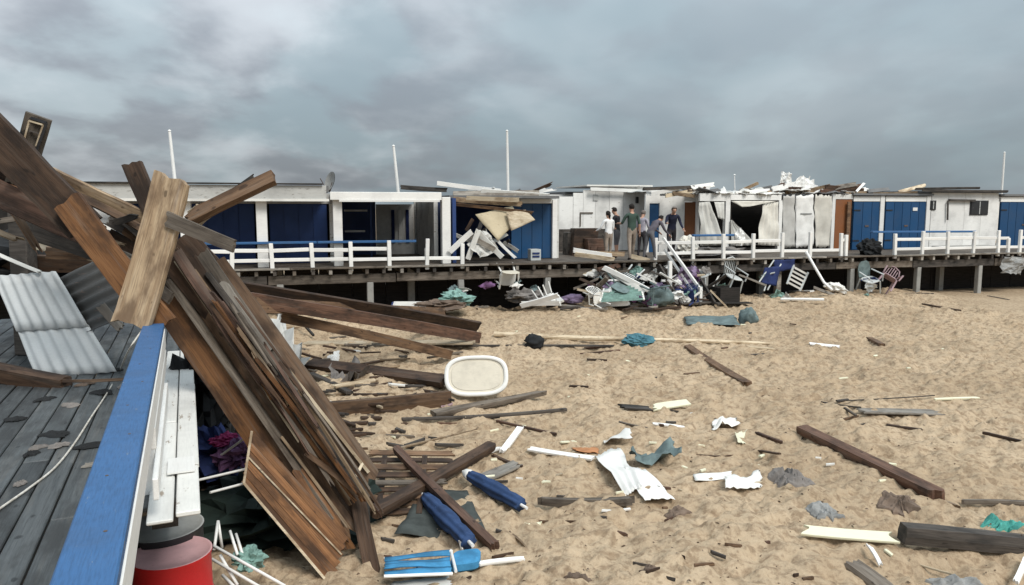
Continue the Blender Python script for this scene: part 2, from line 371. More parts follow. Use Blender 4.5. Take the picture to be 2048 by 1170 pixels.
for _ in range(2600):                                   # footprints
    cx, cy = rs.uniform(GX0 + .3, GX1 - .3), rs.uniform(GY0 + .3, GY1 - .3); a = rs.uniform(0, np.pi)
    i0, j0 = int((cx - GX0) / GS), int((cy - GY0) / GS); sl_ = np.s_[max(j0 - 6, 0):j0 + 7, max(i0 - 6, 0):i0 + 7]
    X, Y = np.meshgrid(xs_u[sl_[1]] - cx, ys_u[sl_[0]] - cy); A = (X * np.cos(a) + Y * np.sin(a)) / 0.13; B = (-X * np.sin(a) + Y * np.cos(a)) / 0.055
    d2 = A * A + B * B
    HG[sl_] += rs.uniform(0.5, 1.1) * (-0.05 * np.exp(-d2) + 0.022 * np.exp(-(np.sqrt(d2) - 1.55) ** 2 * 4))
XX, YY = np.meshgrid(xs_u, ys_u)
VV = (XX - PO.x) * PV.x + (YY - PO.y) * PV.y; UU = (XX - PO.x) * PU.x + (YY - PO.y) * PU.y
HG += 0.17 * np.clip((VV + 7) / 7, 0, 1) ** 1.5
HG -= 0.25 * np.clip((VV - 0.6) / 1.5, 0, 1)            # scoured out under the pier
wx = np.clip(np.minimum(XX - GX0, GX1 - XX) / 2, 0, 1); wy = np.clip(np.minimum(YY - GY0, GY1 - YY) / 2, 0, 1); HG *= np.minimum(wx, 1) * np.clip(wy, 0, 1)
def H(x, y):
    i, j = (x - GX0) / GS, (y - GY0) / GS
    if not (0 <= i < nx - 1 and 0 <= j < ny - 1): return 0.0
    a, b = int(i), int(j); fi, fj = i - a, j - b
    return float(HG[b, a] * (1 - fi) * (1 - fj) + HG[b, a + 1] * fi * (1 - fj) + HG[b + 1, a] * (1 - fi) * fj + HG[b + 1, a + 1] * fi * fj)
def G(px, py, lift=0.0):
    p = onz(px, py, 0.0)
    for _ in range(3): p = onz(px, py, H(p.x, p.y) + lift)
    return p
ex = [-1500, -400, -120, -50, -25, -14]; xs = ex + list(xs_u) + [-e + 6 for e in reversed(ex)]
ys = [-400, -80, -20, -4, 1] + list(ys_u) + [36, 45, 70, 140, 400, 1500]
Z = np.zeros((len(ys), len(xs))); Z[5:5 + ny, 6:6 + nx] = HG
gx, gy = np.meshgrid(xs, ys); vs = np.stack([gx, gy, Z], -1).reshape(-1, 3)
W_, H_ = len(xs), len(ys); idx = np.arange(W_ * H_).reshape(H_, W_)
q = np.stack([idx[:-1, :-1], idx[:-1, 1:], idx[1:, 1:], idx[1:, :-1]], -1).reshape(-1, 4)
me = bpy.data.meshes.new('sand'); me.vertices.add(len(vs)); me.vertices.foreach_set('co', vs.ravel())
me.loops.add(q.size); me.loops.foreach_set('vertex_index', q.ravel()); me.polygons.add(len(q))
me.polygons.foreach_set('loop_start', np.arange(0, q.size, 4)); me.polygons.foreach_set('use_smooth', np.ones(len(q), bool)); me.update(calc_edges=True)
sand = link('sand', me, 'sand'); sand['kind'] = 'structure'; sand['label'] = 'trampled wet beach sand strewn with wreckage'

# ------------------------------------------------------------------ far pier
UL, UR = -9.5, 34.0
pier = thing('boardwalk_pier', 'long low boardwalk pier on stilts running along the back of the beach', 'pier', PW(0, 0, 0), PA)
part(pier, 'deck', MB().pbox(UL, UR, 0.04, 15, DZ - 0.06, DZ - 0.004), 'wood_grey')
u = UL
while u < UR:                                           # front edge boards, in lengths
    L = RNG.uniform(2.2, 3.6)
    part(pier, 'edge_board', MB().pbox(u, min(u + L, UR) - 0.02, -0.10 + RNG.uniform(0, .02), 0.07, DZ - 0.035, DZ + 0.012), RNG.choice(['wood_driftgrey', 'wood_driftgrey', 'wood_grey']))
    u += L
u = UL + 0.2
while u < UR:                                           # joist ends
    part(pier, 'joist', MB().pbox(u, u + 0.09, -0.06 + RNG.uniform(0, .03), 3.0, DZ - 0.2, DZ - 0.065), RNG.choice(['wood_driftgrey', 'wood_charcoal', 'wood_grey']), 0)
    u += RNG.uniform(0.46, 0.56)
u = UL
while u < UR:                                           # bearer beam under the joists
    L = RNG.uniform(3.0, 4.4)
    part(pier, 'beam', MB().pbox(u, min(u + L, UR) - 0.03, 0.06 + RNG.uniform(0, 0.03), 0.3, DZ - 0.47 + RNG.uniform(-.02, .02), DZ - 0.21), RNG.choice(['wood_charcoal', 'wood_grey', 'wood_charcoal']), 0.01)
    u += L
for px, lean in ((420, 0), (560, 0.02), (740, 0.0), (921, -0.08), (1095, 0.09), (1230, 0), (1410, 0.02), (1556, 0), (1702, 0), (1835, 0.02), (1957, 0), (2090, 0)):
    uu = U(px, 0.15, 560)
    part(pier, 'pile', MB().pbox(uu - 0.09 - lean, uu + 0.09 - lean, 0.08, 0.26, -0.4, DZ - 0.45, 0, lean), RNG.choice(['concrete', 'concrete', 'wood_driftgrey']), 0.015)
for k in range(9):                                      # second row of piles in the dark
    uu = -7 + k * 4.1 + RNG.uniform(-.4, .4)
    part(pier, 'pile', MB().pbox(uu - 0.1, uu + 0.1, 1.25, 1.45, -0.5, DZ - 0.06), 'concrete')
u = UL
while u < UR:                                           # dark backing boards added to keep the space under the deck black
    part(pier, 'dark_backing', MB().pbox(u, u + 0.98, 1.5 + RNG.uniform(0, .03), 1.55, -0.6, DZ - 0.06), 'dark_board'); u += 1.0

# ---- left building: veranda with columns, recessed navy doors
def cabin(label, u0, v0): return thing('beach_cabin', label, 'beach cabin', PW(u0, v0, DZ), PA)
def fascia(root, px0, px1, v, zb, zt, mat, name='fascia'):
    part(root, name, MB().pbox(U(px0, v), U(px1, v), v, v + 0.08, zb, zt), mat, 0.01)
VC = 0.42
lb = cabin('long low veranda cabin with white columns and navy doors, behind the leaning planks', U(540, 2), 2)
part(lb, 'roof', MB().pbox(UL, U(660, .3), 0.30, 6.0, 3.62, 3.80), 'roof_felt')
fascia(lb, -300, 300, 0.2, 3.39, 3.82, 'paint_fascia_grey'); fascia(lb, 301, 655, 0.2, 3.40, 3.80, 'paint_fascia_grey')
part(lb, 'roof_edge', MB().pbox(UL, U(648, .2), 0.12, 0.4, 3.822, 3.86), 'wood_charcoal')
part(lb, 'trim', MB().pbox(UL, U(660, .2), 0.17, 0.195, 3.36, 3.43), 'paint_white_worn')
for px in (-80, 62, 215, 372, 524):
    uu = U(px, VC, 460)
    part(lb, 'column', MB().pbox(uu - 0.145, uu + 0.145, VC, VC + 0.28, DZ, 3.615), 'paint_white', 0.012)
for px0, px1 in ((-200, -92), (-66, 52), (75, 203), (228, 360), (384, 510), (540, 655)):
    a, b = U(px0, 2.2), U(px1, 2.2)
    d = part(lb, 'door', MB().pbox(a, b, 2.2, 2.26, DZ, 3.30), 'paint_navy')
    k = int((b - a) / 0.42)
    for i in range(k): part(d, 'board', MB().pbox(a + (b - a) * i / k + .012, a + (b - a) * (i + 1) / k - .012, 2.178, 2.2, DZ + .03, 3.28), 'paint_navy', 0, False, lb)
    part(lb, 'lintel', MB().pbox(a - .2, b + .2, 2.15, 2.3, 3.30, 3.618), 'paint_fascia_grey')
for px in (-80, 62, 215, 372, 522, 668):
    a = U(px, 2.1); part(lb, 'wall_pier', MB().pbox(a - .12, a + .12, 2.1, 2.34, DZ, 3.3), 'paint_white_worn')
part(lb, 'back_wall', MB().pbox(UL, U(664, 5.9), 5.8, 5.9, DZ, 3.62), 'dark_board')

# ---- open middle cabin, seen through
mb_ = cabin('open fronted cabin with thin white roof edge and furniture left inside', U(770, 2), 2)
part(mb_, 'roof', MB().pbox(U(668, .3), U(884, .3), 0.34, 6, 3.50, 3.60), 'roof_felt')
fascia(mb_, 662, 884, 0.24, 3.40, 3.63, 'paint_white')
part(mb_, 'trim', MB().pbox(U(680, .24), U(880, .24), 0.215, 0.238, 3.35, 3.41), 'paint_white')
for px in (676, 893):
    uu = U(px, VC, 460); part(mb_, 'column', MB().pbox(uu - 0.13, uu + 0.13, VC, VC + 0.26, DZ, 3.495), 'paint_white', 0.012)
part(mb_, 'side_wall', MB().pbox(U(868, 2.2), U(876, 2.2), 2.2, 5.6, DZ, 3.495), 'paint_white_worn')
part(mb_, 'side_wall', MB().pbox(U(672, 3.2), U(680, 3.2), 2.4, 5.6, DZ, 3.495), 'paint_navy')
part(mb_, 'back_wall', MB().pbox(U(676, 5.6), U(752, 5.6), 5.6, 5.7, DZ, 3.495), 'paint_navy')
part(mb_, 'back_wall', MB().pbox(U(753, 5.6), U(828, 5.6), 5.6, 5.7, DZ, 3.3), 'paint_offwhite_wall')
part(mb_, 'back_wall', MB().pbox(U(829, 5.6), U(880, 5.6), 5.6, 5.7, DZ, 3.495), 'paint_fascia_grey')
for i, px in enumerate((786, 800, 815)): part(mb_, 'panel', MB().pbox(U(px, 5.5) - .04, U(px, 5.5) + .07, 5.55, 5.598, DZ + .4, 3.1), 'cloth_navy' if i != 1 else 'paint_white')
for px0, px1, z in ((690, 735, 3.05), (690, 730, 2.35)): part(mb_, 'shelf', MB().pbox(U(px0, 4.5), U(px1, 4.5), 4.4, 4.8, z, z + .06), 'paint_white')
part(mb_, 'curtain_rail', MB().pbox(U(740, 4), U(744, 4), 3.9, 4.0, DZ, 3.49), 'paint_navy')

# ---- torn end cabin with bright blue wall
tb = cabin('storm torn cabin with bright blue wall and tan ceiling boards hanging out', U(1000, 1.8), 1.8)
part(tb, 'wall', MB().pbox(U(1022, 1.9), U(1104, 1.9), 1.9, 2.0, DZ, 3.32), 'paint_door_blue'); part(tb, 'back_wall', MB().pbox(U(880, 4.6), U(1060, 4.6), 4.6, 4.7, DZ, 3.47), 'paint_navy')
a, b = U(1022, 1.9), U(1104, 1.9)
for i in range(4): part(tb, 'board', MB().pbox(a + (b - a) * i / 4 + .008, a + (b - a) * (i + 1) / 4 - .008, 1.87, 1.898, DZ + .02, 3.31), 'paint_door_blue')
part(tb, 'corner_post', MB().pbox(U(1104, 1.8), U(1113, 1.8), 1.75, 1.98, DZ, 3.45), 'paint_white', 0.01)
part(tb, 'lintel', MB().pbox(U(1040, 1.8), U(1104, 1.8), 1.8, 1.9, 3.32, 3.47), 'paint_white', 0.01)
part(tb, 'roof', MB().pbox(U(898, 1.2), U(1116, 1.2), 1.1, 6.5, 3.475, 3.56), 'roof_felt')
part(tb, 'side_wall', MB().pbox(U(1112, 1.99), U(1112, 1.99) + .1, 2.0, 6.4, DZ, 3.47), 'paint_white_worn')
part(tb, 'inner_wall', MB().pbox(U(899, 1.2), U(906, 1.2), 0.72, 4.58, DZ, 3.47), 'paint_navy')
def pplank(root, name, p, q_, v0, v1, w, t, mat, normal=None, roll=0, jag=(.05, .05)):
    return plank(name, None, None, onv(*p, v0), onv(*q_, v1), w, t, mat, normal if normal else 'cam', roll, jag, 0.02, (1, 1), None, root)
for (p, q_, v0, v1, w, mat, roll) in (((905, 398), (1045, 408), .9, .8, .16, 'wood_tan', 0), ((905, 408), (1068, 426), .8, .6, .10, 'wood_brown', 20), ((930, 396), (1040, 400), .7, .7, .14, 'wood_pale', 0)):
    pplank(tb, 'ceiling_board', p, q_, v0, v1, w, .025, mat, None, roll)

def vplank(label, p, q_, v0, v1, w, t, mat, roll=0, cat='plank', name='plank', jag=(.03, .03), **k):
    return plank(name, label, cat, onv(*p, v0), onv(*q_, v1), w, t, mat, 'cam', roll, jag, .015, **k)
# fallen ceiling sheets
def sheet4(name, label, cat, c, mat, th=0.012, seed=1, rough=0.02, nu=10, nv=8, group=None, torn=0.0, parent=None, waves=0, amp=0.0):
    """thin bent sheet between four corners a b c d (loop)"""
    a, b, c_, d = [Vector(x) for x in c]; r = random.Random(seed); mb = MB(); nrm = (b - a).cross(d - a).normalized(); so_ = Vector((seed * 1.7, seed * .9, seed * 2.3))
    vs = []
    for j in range(nv + 1):
        for i in range(nu + 1):
            f, g = i / nu, j / nv
            if torn and i in (0, nu): f += r.uniform(0, torn) * (1 if i == 0 else -1)
            if torn and j in (0, nv): g += r.uniform(0, torn) * (1 if j == 0 else -1)
            p = a.lerp(b, f).lerp(d.lerp(c_, f), g)
            h = mnoise.noise(p * 2.3 + so_) * rough * 2 + mnoise.noise(p * 7 + so_) * rough * .5
            if rough > .07: h += rough * 1.3 * (.5 - abs(mnoise.noise(p * 3.7 + so_)) * 2) + rough * .6 * (.5 - abs(mnoise.noise(p * 8.5 + so_)) * 2)
            if waves: h += amp * math.sin(f * waves * 2 * math.pi)
            vs.append(p + nrm * h)
    n1 = len(vs); vs2 = vs + [v - nrm * th for v in vs]; fs = []; W = nu + 1
    for j in range(nv):
        for i in range(nu):
            q = (j * W + i, j * W + i + 1, (j + 1) * W + i + 1, (j + 1) * W + i); fs.append(q); fs.append(tuple(n1 + k for k in reversed(q)))
    rim = [i for i in range(nu)] + [j * W + nu for j in range(nv)] + [nv * W + i for i in range(nu, 0, -1)] + [j * W for j in range(nv, 0, -1)]
    for k in range(len(rim)):
        x, y = rim[k], rim[(k + 1) % len(rim)]; fs.append((y, x, x + n1, y + n1))
    mb.add(vs2, fs)
    if parent: return part(parent, name, mb, mat, 0, waves > 0 or rough < .07)
    return single(name, label, cat, mb, mat, (sum((Vector(x) for x in c), Vector()) / 4), 0, group, 0, waves > 0 or rough < .07)
r = random.Random(44)
for i in range(14):
    x0 = r.uniform(900, 1010); y0 = r.uniform(440, 505); a_ = r.uniform(-1.3, 1.3); L = r.uniform(15, 45)
    vplank('broken stick inside the dark opening of the torn cabin', (x0, y0), (x0 + L * math.cos(a_), min(512, y0 + L * math.sin(a_))), r.uniform(.8, 1.7), r.uniform(.8, 1.7), r.uniform(.05, .14), .03, r.choice(['wood_dark', 'wood_grey', 'paint_white_worn', 'wood_driftgrey', 'wood_charcoal', 'cloth_stone']), r.uniform(-30, 30), group='broken sticks in the torn cabin')
sheet4('ceiling_sheet', 'big tan ceiling sheet dangling from the torn blue cabin', 'board', [onv(950, 430, .7), onv(1025, 412, .9), onv(1035, 440, .7), onv(996, 482, .35)], 'paint_yellowed', .015, 3, .03)
sheet4('ceiling_sheet', 'smaller pale ceiling sheet sticking out in front of the blue wall', 'board', [onv(1012, 425, .6), onv(1050, 420, .7), onv(1070, 440, .5), onv(1022, 462, .4)], 'wood_pale', .015, 4, .02)
vplank('white stick propped slanting under the dangling tan ceiling sheet', (992, 478), (1032, 517), .5, .25, .09, .05, 'paint_white')
vplank('white board lying aslant on the torn cabin roof', (872, 366), (1002, 382), 1.5, 1.6, .14, .05, 'paint_white')
vplank('thin grey board sticking up beside the roof aerial base', (800, 374), (895, 380), 1.6, 1.6, .14, .08, 'wood_charcoal')
for (p, q_, m, lb_) in (((898, 505), (945, 462), 'paint_white', 'white broken frame board leaning against the last veranda column'), ((935, 520), (958, 458), 'paint_white_worn', 'steep white broken board below the dangling sheet'),
        ((955, 462), (1005, 515), 'paint_white_worn', 'whitish broken board sloping down to the pier edge'), ((938, 470), (990, 500), 'wood_driftgrey', 'grey splintered board in the white heap on the pier')):
    vplank(lb_, p, q_, .35, .2, .17, .04, m, 15)
sheet4('crumpled_wallboard', 'crumpled white wall panel heaped below the dangling ceiling sheet', 'panel', [onv(930, 490, .4), onv(975, 455, .5), onv(1000, 500, .2), onv(960, 520, .15)], 'cloth_palegrey', .02, 9, .09, 8, 8, None, .12)

# ---- white plank wall behind the people
wc = cabin('white boarded side wall of a cabin standing behind the group of people', U(1210, 5.6), 5.6)
px = 1118; k = 0
while px < 1296:
    nxt = min(px + RNG.choice((20, 24, 28)), 1297); a, b = U(px, 5.6), U(nxt, 5.6)
    zt = 3.62 + min(1, (px - 1118) / 70) * .36
    part(wc, 'wall_board', MB().pbox(a + .006, b - .006, 5.6 + RNG.uniform(0, .02), 5.66, DZ, zt + RNG.uniform(-.02, .02)), 'paint_offwhite_wall'); px = nxt
part(wc, 'roof', MB().pbox(U(1170, 5.6), U(1300, 5.6), 5.45, 9, 4.0, 4.06), 'paint_white_worn')
part(wc, 'base_board', MB().pbox(U(1118, 5.55), U(1215, 5.55), 5.52, 5.57, DZ, 2.35), 'wood_charcoal')
part(wc, 'vent', MB().pbox(U(1192, 5.5) - .1, U(1192, 5.5) + .1, 5.57, 5.598, 3.45, 3.68), 'paint_fascia_grey')
part(wc, 'batten', MB().pbox(U(1160, 5.55), U(1186, 5.55), 5.57, 5.6, 2.95, 3.0), 'wood_grey')
part(wc, 'batten', MB().pbox(U(1160, 5.55), U(1162, 5.55), 5.57, 5.6, 2.45, 2.95), 'wood_grey')
part(wc, 'wall_lamp', MB().pbox(U(1274, 5.5) - .05, U(1274, 5.5) + .05, 5.5, 5.598, 3.35, 3.6), 'black_metal', .01)

# ---- right hand cabins
VR = 3.0
def cab(label, px, v=VR): return cabin(label, U(px, v), v)
def wallpx(root, px0, px1, v, z0, z1, mat, name='wall', th=.1): return part(root, name, MB().pbox(U(px0, v), U(px1, v), v, v + th, z0, z1), mat)
c1 = cab('damaged white cabin with narrow blue door and brown door beside the steps', 1340, 4)
wallpx(c1, 1290, 1298, 4, DZ, 3.7, 'paint_white'); wallpx(c1, 1318, 1368, 4, DZ, 3.62, 'paint_offwhite_wall')
wallpx(c1, 1298, 1318, 4, 3.35, 3.7, 'paint_white'); wallpx(c1, 1368, 1394, 4.02, 3.4, 3.72, 'paint_white')
wallpx(c1, 1298.3, 1317.7, 4.05, DZ, 3.34, 'paint_door_blue', 'door', .05); wallpx(c1, 1368.3, 1392, 4.05, DZ, 3.39, 'paint_brown_door', 'door', .05)
wallpx(c1, 1392.3, 1398, 3.95, DZ, 3.7, 'paint_white', 'post', .14)
C1 = c1
c2 = cab('ruined canvas fronted cabin with white posts beside the brown door', 1430)
for px in (1453, 1459): pass
wallpx(c2, 1450, 1459, VR, DZ, 3.68, 'paint_white', 'post', .18)
wallpx(c2, 1398, 1450, VR, 3.42, 3.7, 'paint_white', 'fascia')

wallpx(c2, 1398, 1452, 5.5, DZ, 3.7, 'paint_navy', 'back_wall')
sheet4('curtain', None, None, [onv(1398, 405, 2.9), onv(1420, 403, 2.9), onv(1450, 490, 2.7), onv(1400, 492, 2.8)], 'cloth_canvas', .01, 5, .07, 10, 10, None, 0, c2, 3, .05)
sheet4('curtain', None, None, [onv(1428, 404, 2.95), onv(1448, 404, 2.95), onv(1449, 440, 2.85), onv(1437, 436, 2.85)], 'cloth_canvas', .01, 6, .03, 8, 8, None, 0, c2, 2, .02)
c3 = cab('white framed cabin with torn curtain leaving a heart shaped dark opening', 1510)
wallpx(c3, 1459.5, 1560, VR, 3.46, 3.66, 'paint_white', 'fascia'); wallpx(c3, 1556, 1563, VR - .02, DZ, 3.455, 'paint_white', 'post', .16)
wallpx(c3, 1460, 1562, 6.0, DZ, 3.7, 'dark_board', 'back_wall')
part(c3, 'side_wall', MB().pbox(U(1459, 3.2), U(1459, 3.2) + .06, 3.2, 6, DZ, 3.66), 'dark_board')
sheet4('curtain', None, None, [onv(1526, 406, 2.95), onv(1556, 404, 2.95), onv(1557, 492, 2.85), onv(1514, 490, 2.75)], 'cloth_cream', .01, 7, .05, 14, 10, None, 0, c3, 5, .04)
sheet4('curtain', None, None, [onv(1461, 440, 2.95), onv(1463, 440, 2.95), onv(1516, 490, 2.8), onv(1461, 492, 2.9)], 'cloth_canvas', .01, 8, .05, 10, 8, None, 0, c3, 3, .04)
sheet4('valance', None, None, [onv(1462, 402, 2.93), onv(1554, 402, 2.93), onv(1500, 413, 2.9), onv(1484, 414, 2.9)], 'cloth_cream', .01, 18, .03, 10, 4, None, 0, c3)
c4 = cab('pale grey canvas wall cabin between the torn curtain and the second brown door', 1615)
for i, (x0, x1) in enumerate(((1563.5, 1590), (1590, 1628), (1628, 1664))):
    sheet4('canvas_panel', None, None, [onv(x0 + .5, 388, VR), onv(x1 - .5, 388, VR), onv(x1 - .5, 496, VR), onv(x0 + .5, 497, VR)], ['cloth_palegrey', 'cloth_white', 'cloth_cream'][i], .02, 20 + i, .045, 10, 12, None, .05, c4)
wallpx(c4, 1662, 1668, VR - .05, DZ, 3.72, 'paint_white', 'post', .14); wallpx(c4, 1600, 1626, VR - .03, 2.92, 2.97, 'cloth_grey', 'strap', .02)

c5 = cab('narrow cabin with second brown door beside the bright blue doors', 1682)
wallpx(c5, 1668.5, 1700, VR + .02, DZ, 3.5, 'paint_brown_door', 'door'); wallpx(c5, 1668, 1702, VR, 3.51, 3.7, 'paint_white_worn', 'lintel'); wallpx(c5, 1693, 1699, VR - .1, DZ, 3.4, 'wood_brown', 'loose_board', .05)

def ragroof(root, x0, x1, v, z, mats, seed, n=3):
    r = random.Random(seed); root.children  # torn roofing in pieces
    for i in range(n):
        a = x0 + (x1 - x0) * i / n; b = x0 + (x1 - x0) * (i + 1) / n; k = [r.uniform(-.03, .16) for _ in range(4)]
        c = [PW(U(a, v) - .1, v - r.uniform(0, .25), z + k[0]), PW(U(b, v) + .1, v - r.uniform(0, .25), z + k[1]), PW(U(b, v) + .1, v + 2.6, z + .05 + k[2]), PW(U(a, v) - .1, v + 2.6, z + .05 + k[3])]
        sheet4('roof_panel', None, None, c, r.choice(mats), .03, seed * 7 + i, .05, 12, 8, None, .07, root)
def bluecab(label, x0, x1, post=True, seed=0):
    c = cab(label, (x0 + x1) / 2)
    d = wallpx(c, x0, x1, VR + .04, DZ, 3.42, 'paint_door_blue', 'door', .06)
    a, b = U(x0, VR + .04), U(x1, VR + .04); k = max(3, int((b - a) / .4))
    for i in range(k): part(d, 'board', MB().pbox(a + (b - a) * i / k + .01, a + (b - a) * (i + 1) / k - .01, VR + .015, VR + .039, DZ + .03, 3.4), 'paint_door_blue', 0, False, c)
    for z in (DZ + .35, DZ + 1.55): part(d, 'hinge', MB().pbox(a + .02, a + .32, VR - .002, VR + .013, z, z + .05), 'black_metal', 0, False, c)
    part(d, 'latch', MB().pbox((a + b) / 2 - .09, (a + b) / 2 + .09, VR - .006, VR + .013, DZ + .92, DZ + .98), 'rust_steel', 0, False, c)
    wallpx(c, x0, x1, VR, 3.425, 3.62, 'paint_white', 'lintel'); wallpx(c, x1, x1 + 8, VR - .03, DZ, 3.64, 'paint_white', 'post', .14)
    part(c, 'roof', MB().pbox(U(x0 - 4, 3), U(x1 + 9, 3), 2.9, 8, 3.66, 3.74), 'roof_felt')
    return c
bluecab('cabin with closed bright blue doors right of the second brown door', 1704, 1758)
c6 = bluecab('cabin with wide bright blue doors and small white notice', 1768, 1850)
wallpx(c6, 1823, 1832, VR - .01, 3.05, 3.18, 'paint_white', 'notice', .02)
c7 = cab('white cabin wall with two small dark windows at right', 1920)
px = 1859
while px < 1992:
    nxt = min(px + 33.3, 1993); a, b = U(px, VR), U(nxt, VR)
    part(c7, 'wall_board', MB().pbox(a + .005, b - .005, VR, VR + .1, DZ, 3.78), 'paint_offwhite_wall'); px = nxt
for (x0, x1, y0, y1) in ((1943, 1974, 403, 428), (1862, 1870, 403, 418)):
    a, z1 = UZ(x0, y0, VR - .03); b, z0 = UZ(x1, y1, VR - .03)
    w = part(c7, 'window', MB().pbox(a - .04, b + .04, VR - .035, VR - .002, z0 - .04, z1 + .04), 'black_metal'); part(w, 'pane', MB().pbox(a, b, VR - .05, VR - .036, z0, z1), 'window_glass', 0, False, c7)
    part(w, 'glazing_bar', MB().pbox((a + b) / 2 - .02, (a + b) / 2 + .02, VR - .062, VR - .051, z0, z1), 'paint_fascia_grey', 0, False, c7)
part(c7, 'broken_pipe', MB().bar(onv(1898, 400, VR - .08), onv(1950, 401, VR - .08), .08, .08).bar(onv(1896, 402, VR - .08), onv(1895, 440, VR - .08), .05, .05), 'wood_charcoal')
part(c7, 'roof', MB().pbox(U(1848, 3), U(2000, 3), 2.8, 8, 3.79, 3.87), 'roof_felt'); part(c7, 'roof_edge', MB().pbox(U(1830, 3), U(2000, 3), 2.76, 2.79, 3.82, 3.9), 'wood_charcoal')
part(c7, 'step', MB().pbox(U(1880, 2.6), U(1990, 2.6), 2.4, 2.98, DZ, DZ + .12), 'concrete')
bluecab('blue cabin at the far right edge of the pier row', 1997, 2090)
RM = ['paint_white_worn', 'paint_white_worn', 'roof_felt', 'paint_fascia_grey', 'cloth_white']
for c, x0, x1, v, z, sd in ((c1, 1287, 1398, 4, 3.74, 61), (c2, 1399, 1457, VR, 3.72, 62), (c3, 1461, 1563, VR, 3.68, 63), (c4, 1565, 1666, VR, 3.76, 64), (c5, 1669, 1702, VR, 3.72, 65)): ragroof(c, x0, x1, v, z, RM, sd, 2 if x1 - x0 < 60 else 4)
# back closing walls so that daylight does not leak through between cabins
bk = thing('back_closing_wall', 'long pale closing wall added behind the cabins to keep daylight out', 'beach cabin', PW(14, 8.2, DZ), PA)
part(bk, 'wall', MB().pbox(U(1100, 8), U(2140, 8), 8.1, 8.2, DZ, 3.72), 'paint_offwhite_wall'); part(bk, 'roof', MB().pbox(U(1130, 8), U(2140, 8), 8.0, 11, 3.74, 3.84), 'roof_felt')

# roof wreckage
sheet4('roof_sheet', 'upright crumpled white sheet blown up on the canvas cabin roof', 'sheet', [onv(1556, 388, 3.6), onv(1585, 388, 3.4), onv(1584, 346, 3.6), onv(1563, 340, 3.8)], 'cloth_white', .02, 30, .10, 18, 16, None, .05)
sheet4('roof_sheet', 'folded white sheet lying beside the upright sheet on the roof', 'sheet', [onv(1580, 386, 3.3), onv(1640, 388, 3.3), onv(1622, 350, 3.9), onv(1592, 358, 3.9)], 'cloth_white', .02, 31, .09, 18, 16, None, .05)
sheet4('roof_sheet', 'low crumpled white sheet spilling over the heart opening roof', 'sheet', [onv(1500, 390, 3.1), onv(1562, 392, 3.1), onv(1566, 374, 3.8), onv(1520, 380, 3.8)], 'cloth_white', .02, 32, .08, 18, 16, None, .1)
for i, (p, q_, m, w) in enumerate((((1640, 384), (1722, 372), 'wood_red', .2), ((1650, 374), (1728, 381), 'wood_dark', .18), ((1712, 384), (1729, 366), 'paint_white', .1), ((1690, 388), (1760, 384), 'wood_tan', .16), ((1745, 389), (1835, 386), 'wood_tan', .14),
        ((1765, 391), (1840, 393), 'wood_brown', .14), ((1470, 386), (1540, 380), 'paint_white', .12), ((1300, 388), (1360, 376), 'paint_white', .14), ((1330, 392), (1395, 380), 'wood_pale', .14), ((1345, 386), (1390, 392), 'wood_tan', .14), ((1180, 378), (1290, 383), 'paint_white_worn', .14), ((1285, 378), (1390, 374), 'wood_charcoal', .12),
        ((960, 382), (1100, 392), 'paint_white_worn', .16), ((905, 388), (1080, 386), 'wood_driftgrey', .18), ((1830, 378), (1960, 376), 'wood_charcoal', .1))):
    names = ['reddish board across the roof beside the crumpled sheet', 'dark board crossing the reddish one on the roof', 'short white board standing up on the roof', 'tan board on the roof above the second brown door', 'long tan board on the blue doors roof',
             'brown board along the wide blue doors lintel', 'white board on roof left of the heart opening', 'white board tilted on the roof above the narrow blue door', 'pale board hanging over the first brown door', 'tan board crossing the pale one above the first brown door',
             'white edge board along the roof behind the people', 'charcoal board along the roof above the steps', 'white board sloping over the torn cabin roof end', 'grey board laid along the torn cabin roof', 'charcoal board lying on the white cabin roof at right']
    vplank(names[i], p, q_, 3.05 if p[0] > 1280 else (5.4 if p[0] > 1150 else 1.2), 3.3 if p[0] > 1280 else (5.4 if p[0] > 1150 else 1.2), w, .05, m, RNG.uniform(-20, 20))

r = random.Random(21)
for i in range(34):                                     # splintered bits sticking up along the wrecked roofs
    px = r.uniform(1285, 1800) if i < 26 else r.uniform(900, 1070); v = 3.1 if px > 1280 else 1.3; y0 = r.uniform(375, 387) if px > 1280 else r.uniform(387, 390); a = r.gauss(0, .35); L = r.uniform(18, 60)
    vplank('splintered board on the wrecked cabin roofs', (px, y0), (px + L * math.cos(a), y0 - abs(L * math.sin(a)) * .8), v + r.uniform(0, .5), v + r.uniform(0, .6), r.uniform(.08, .2), .03, r.choice(['paint_white', 'paint_white_worn', 'wood_tan', 'wood_red', 'wood_dark', 'wood_pale', 'wood_driftgrey', 'roof_felt']), r.uniform(-30, 30), jag=(.06, .12), group='splintered boards on the roofs')
for i in range(9):
    px = r.uniform(1300, 1700); c = [onv(px + dx, 385 + dy, 3.2 + dv) for dx, dy, dv in ((-r.uniform(8, 22), 2, 0), (r.uniform(8, 22), 2, 0), (r.uniform(4, 16), -r.uniform(6, 14), .4), (-r.uniform(4, 16), -r.uniform(4, 12), .4))]
    sheet4('roof_scrap', 'torn white scrap of sheeting on the wrecked cabin roofs', 'sheet', c, r.choice(['cloth_white', 'paint_white_worn', 'cloth_palegrey']), .01, 300 + i, .06, 10, 8, 'torn white scraps on the roofs', .12)
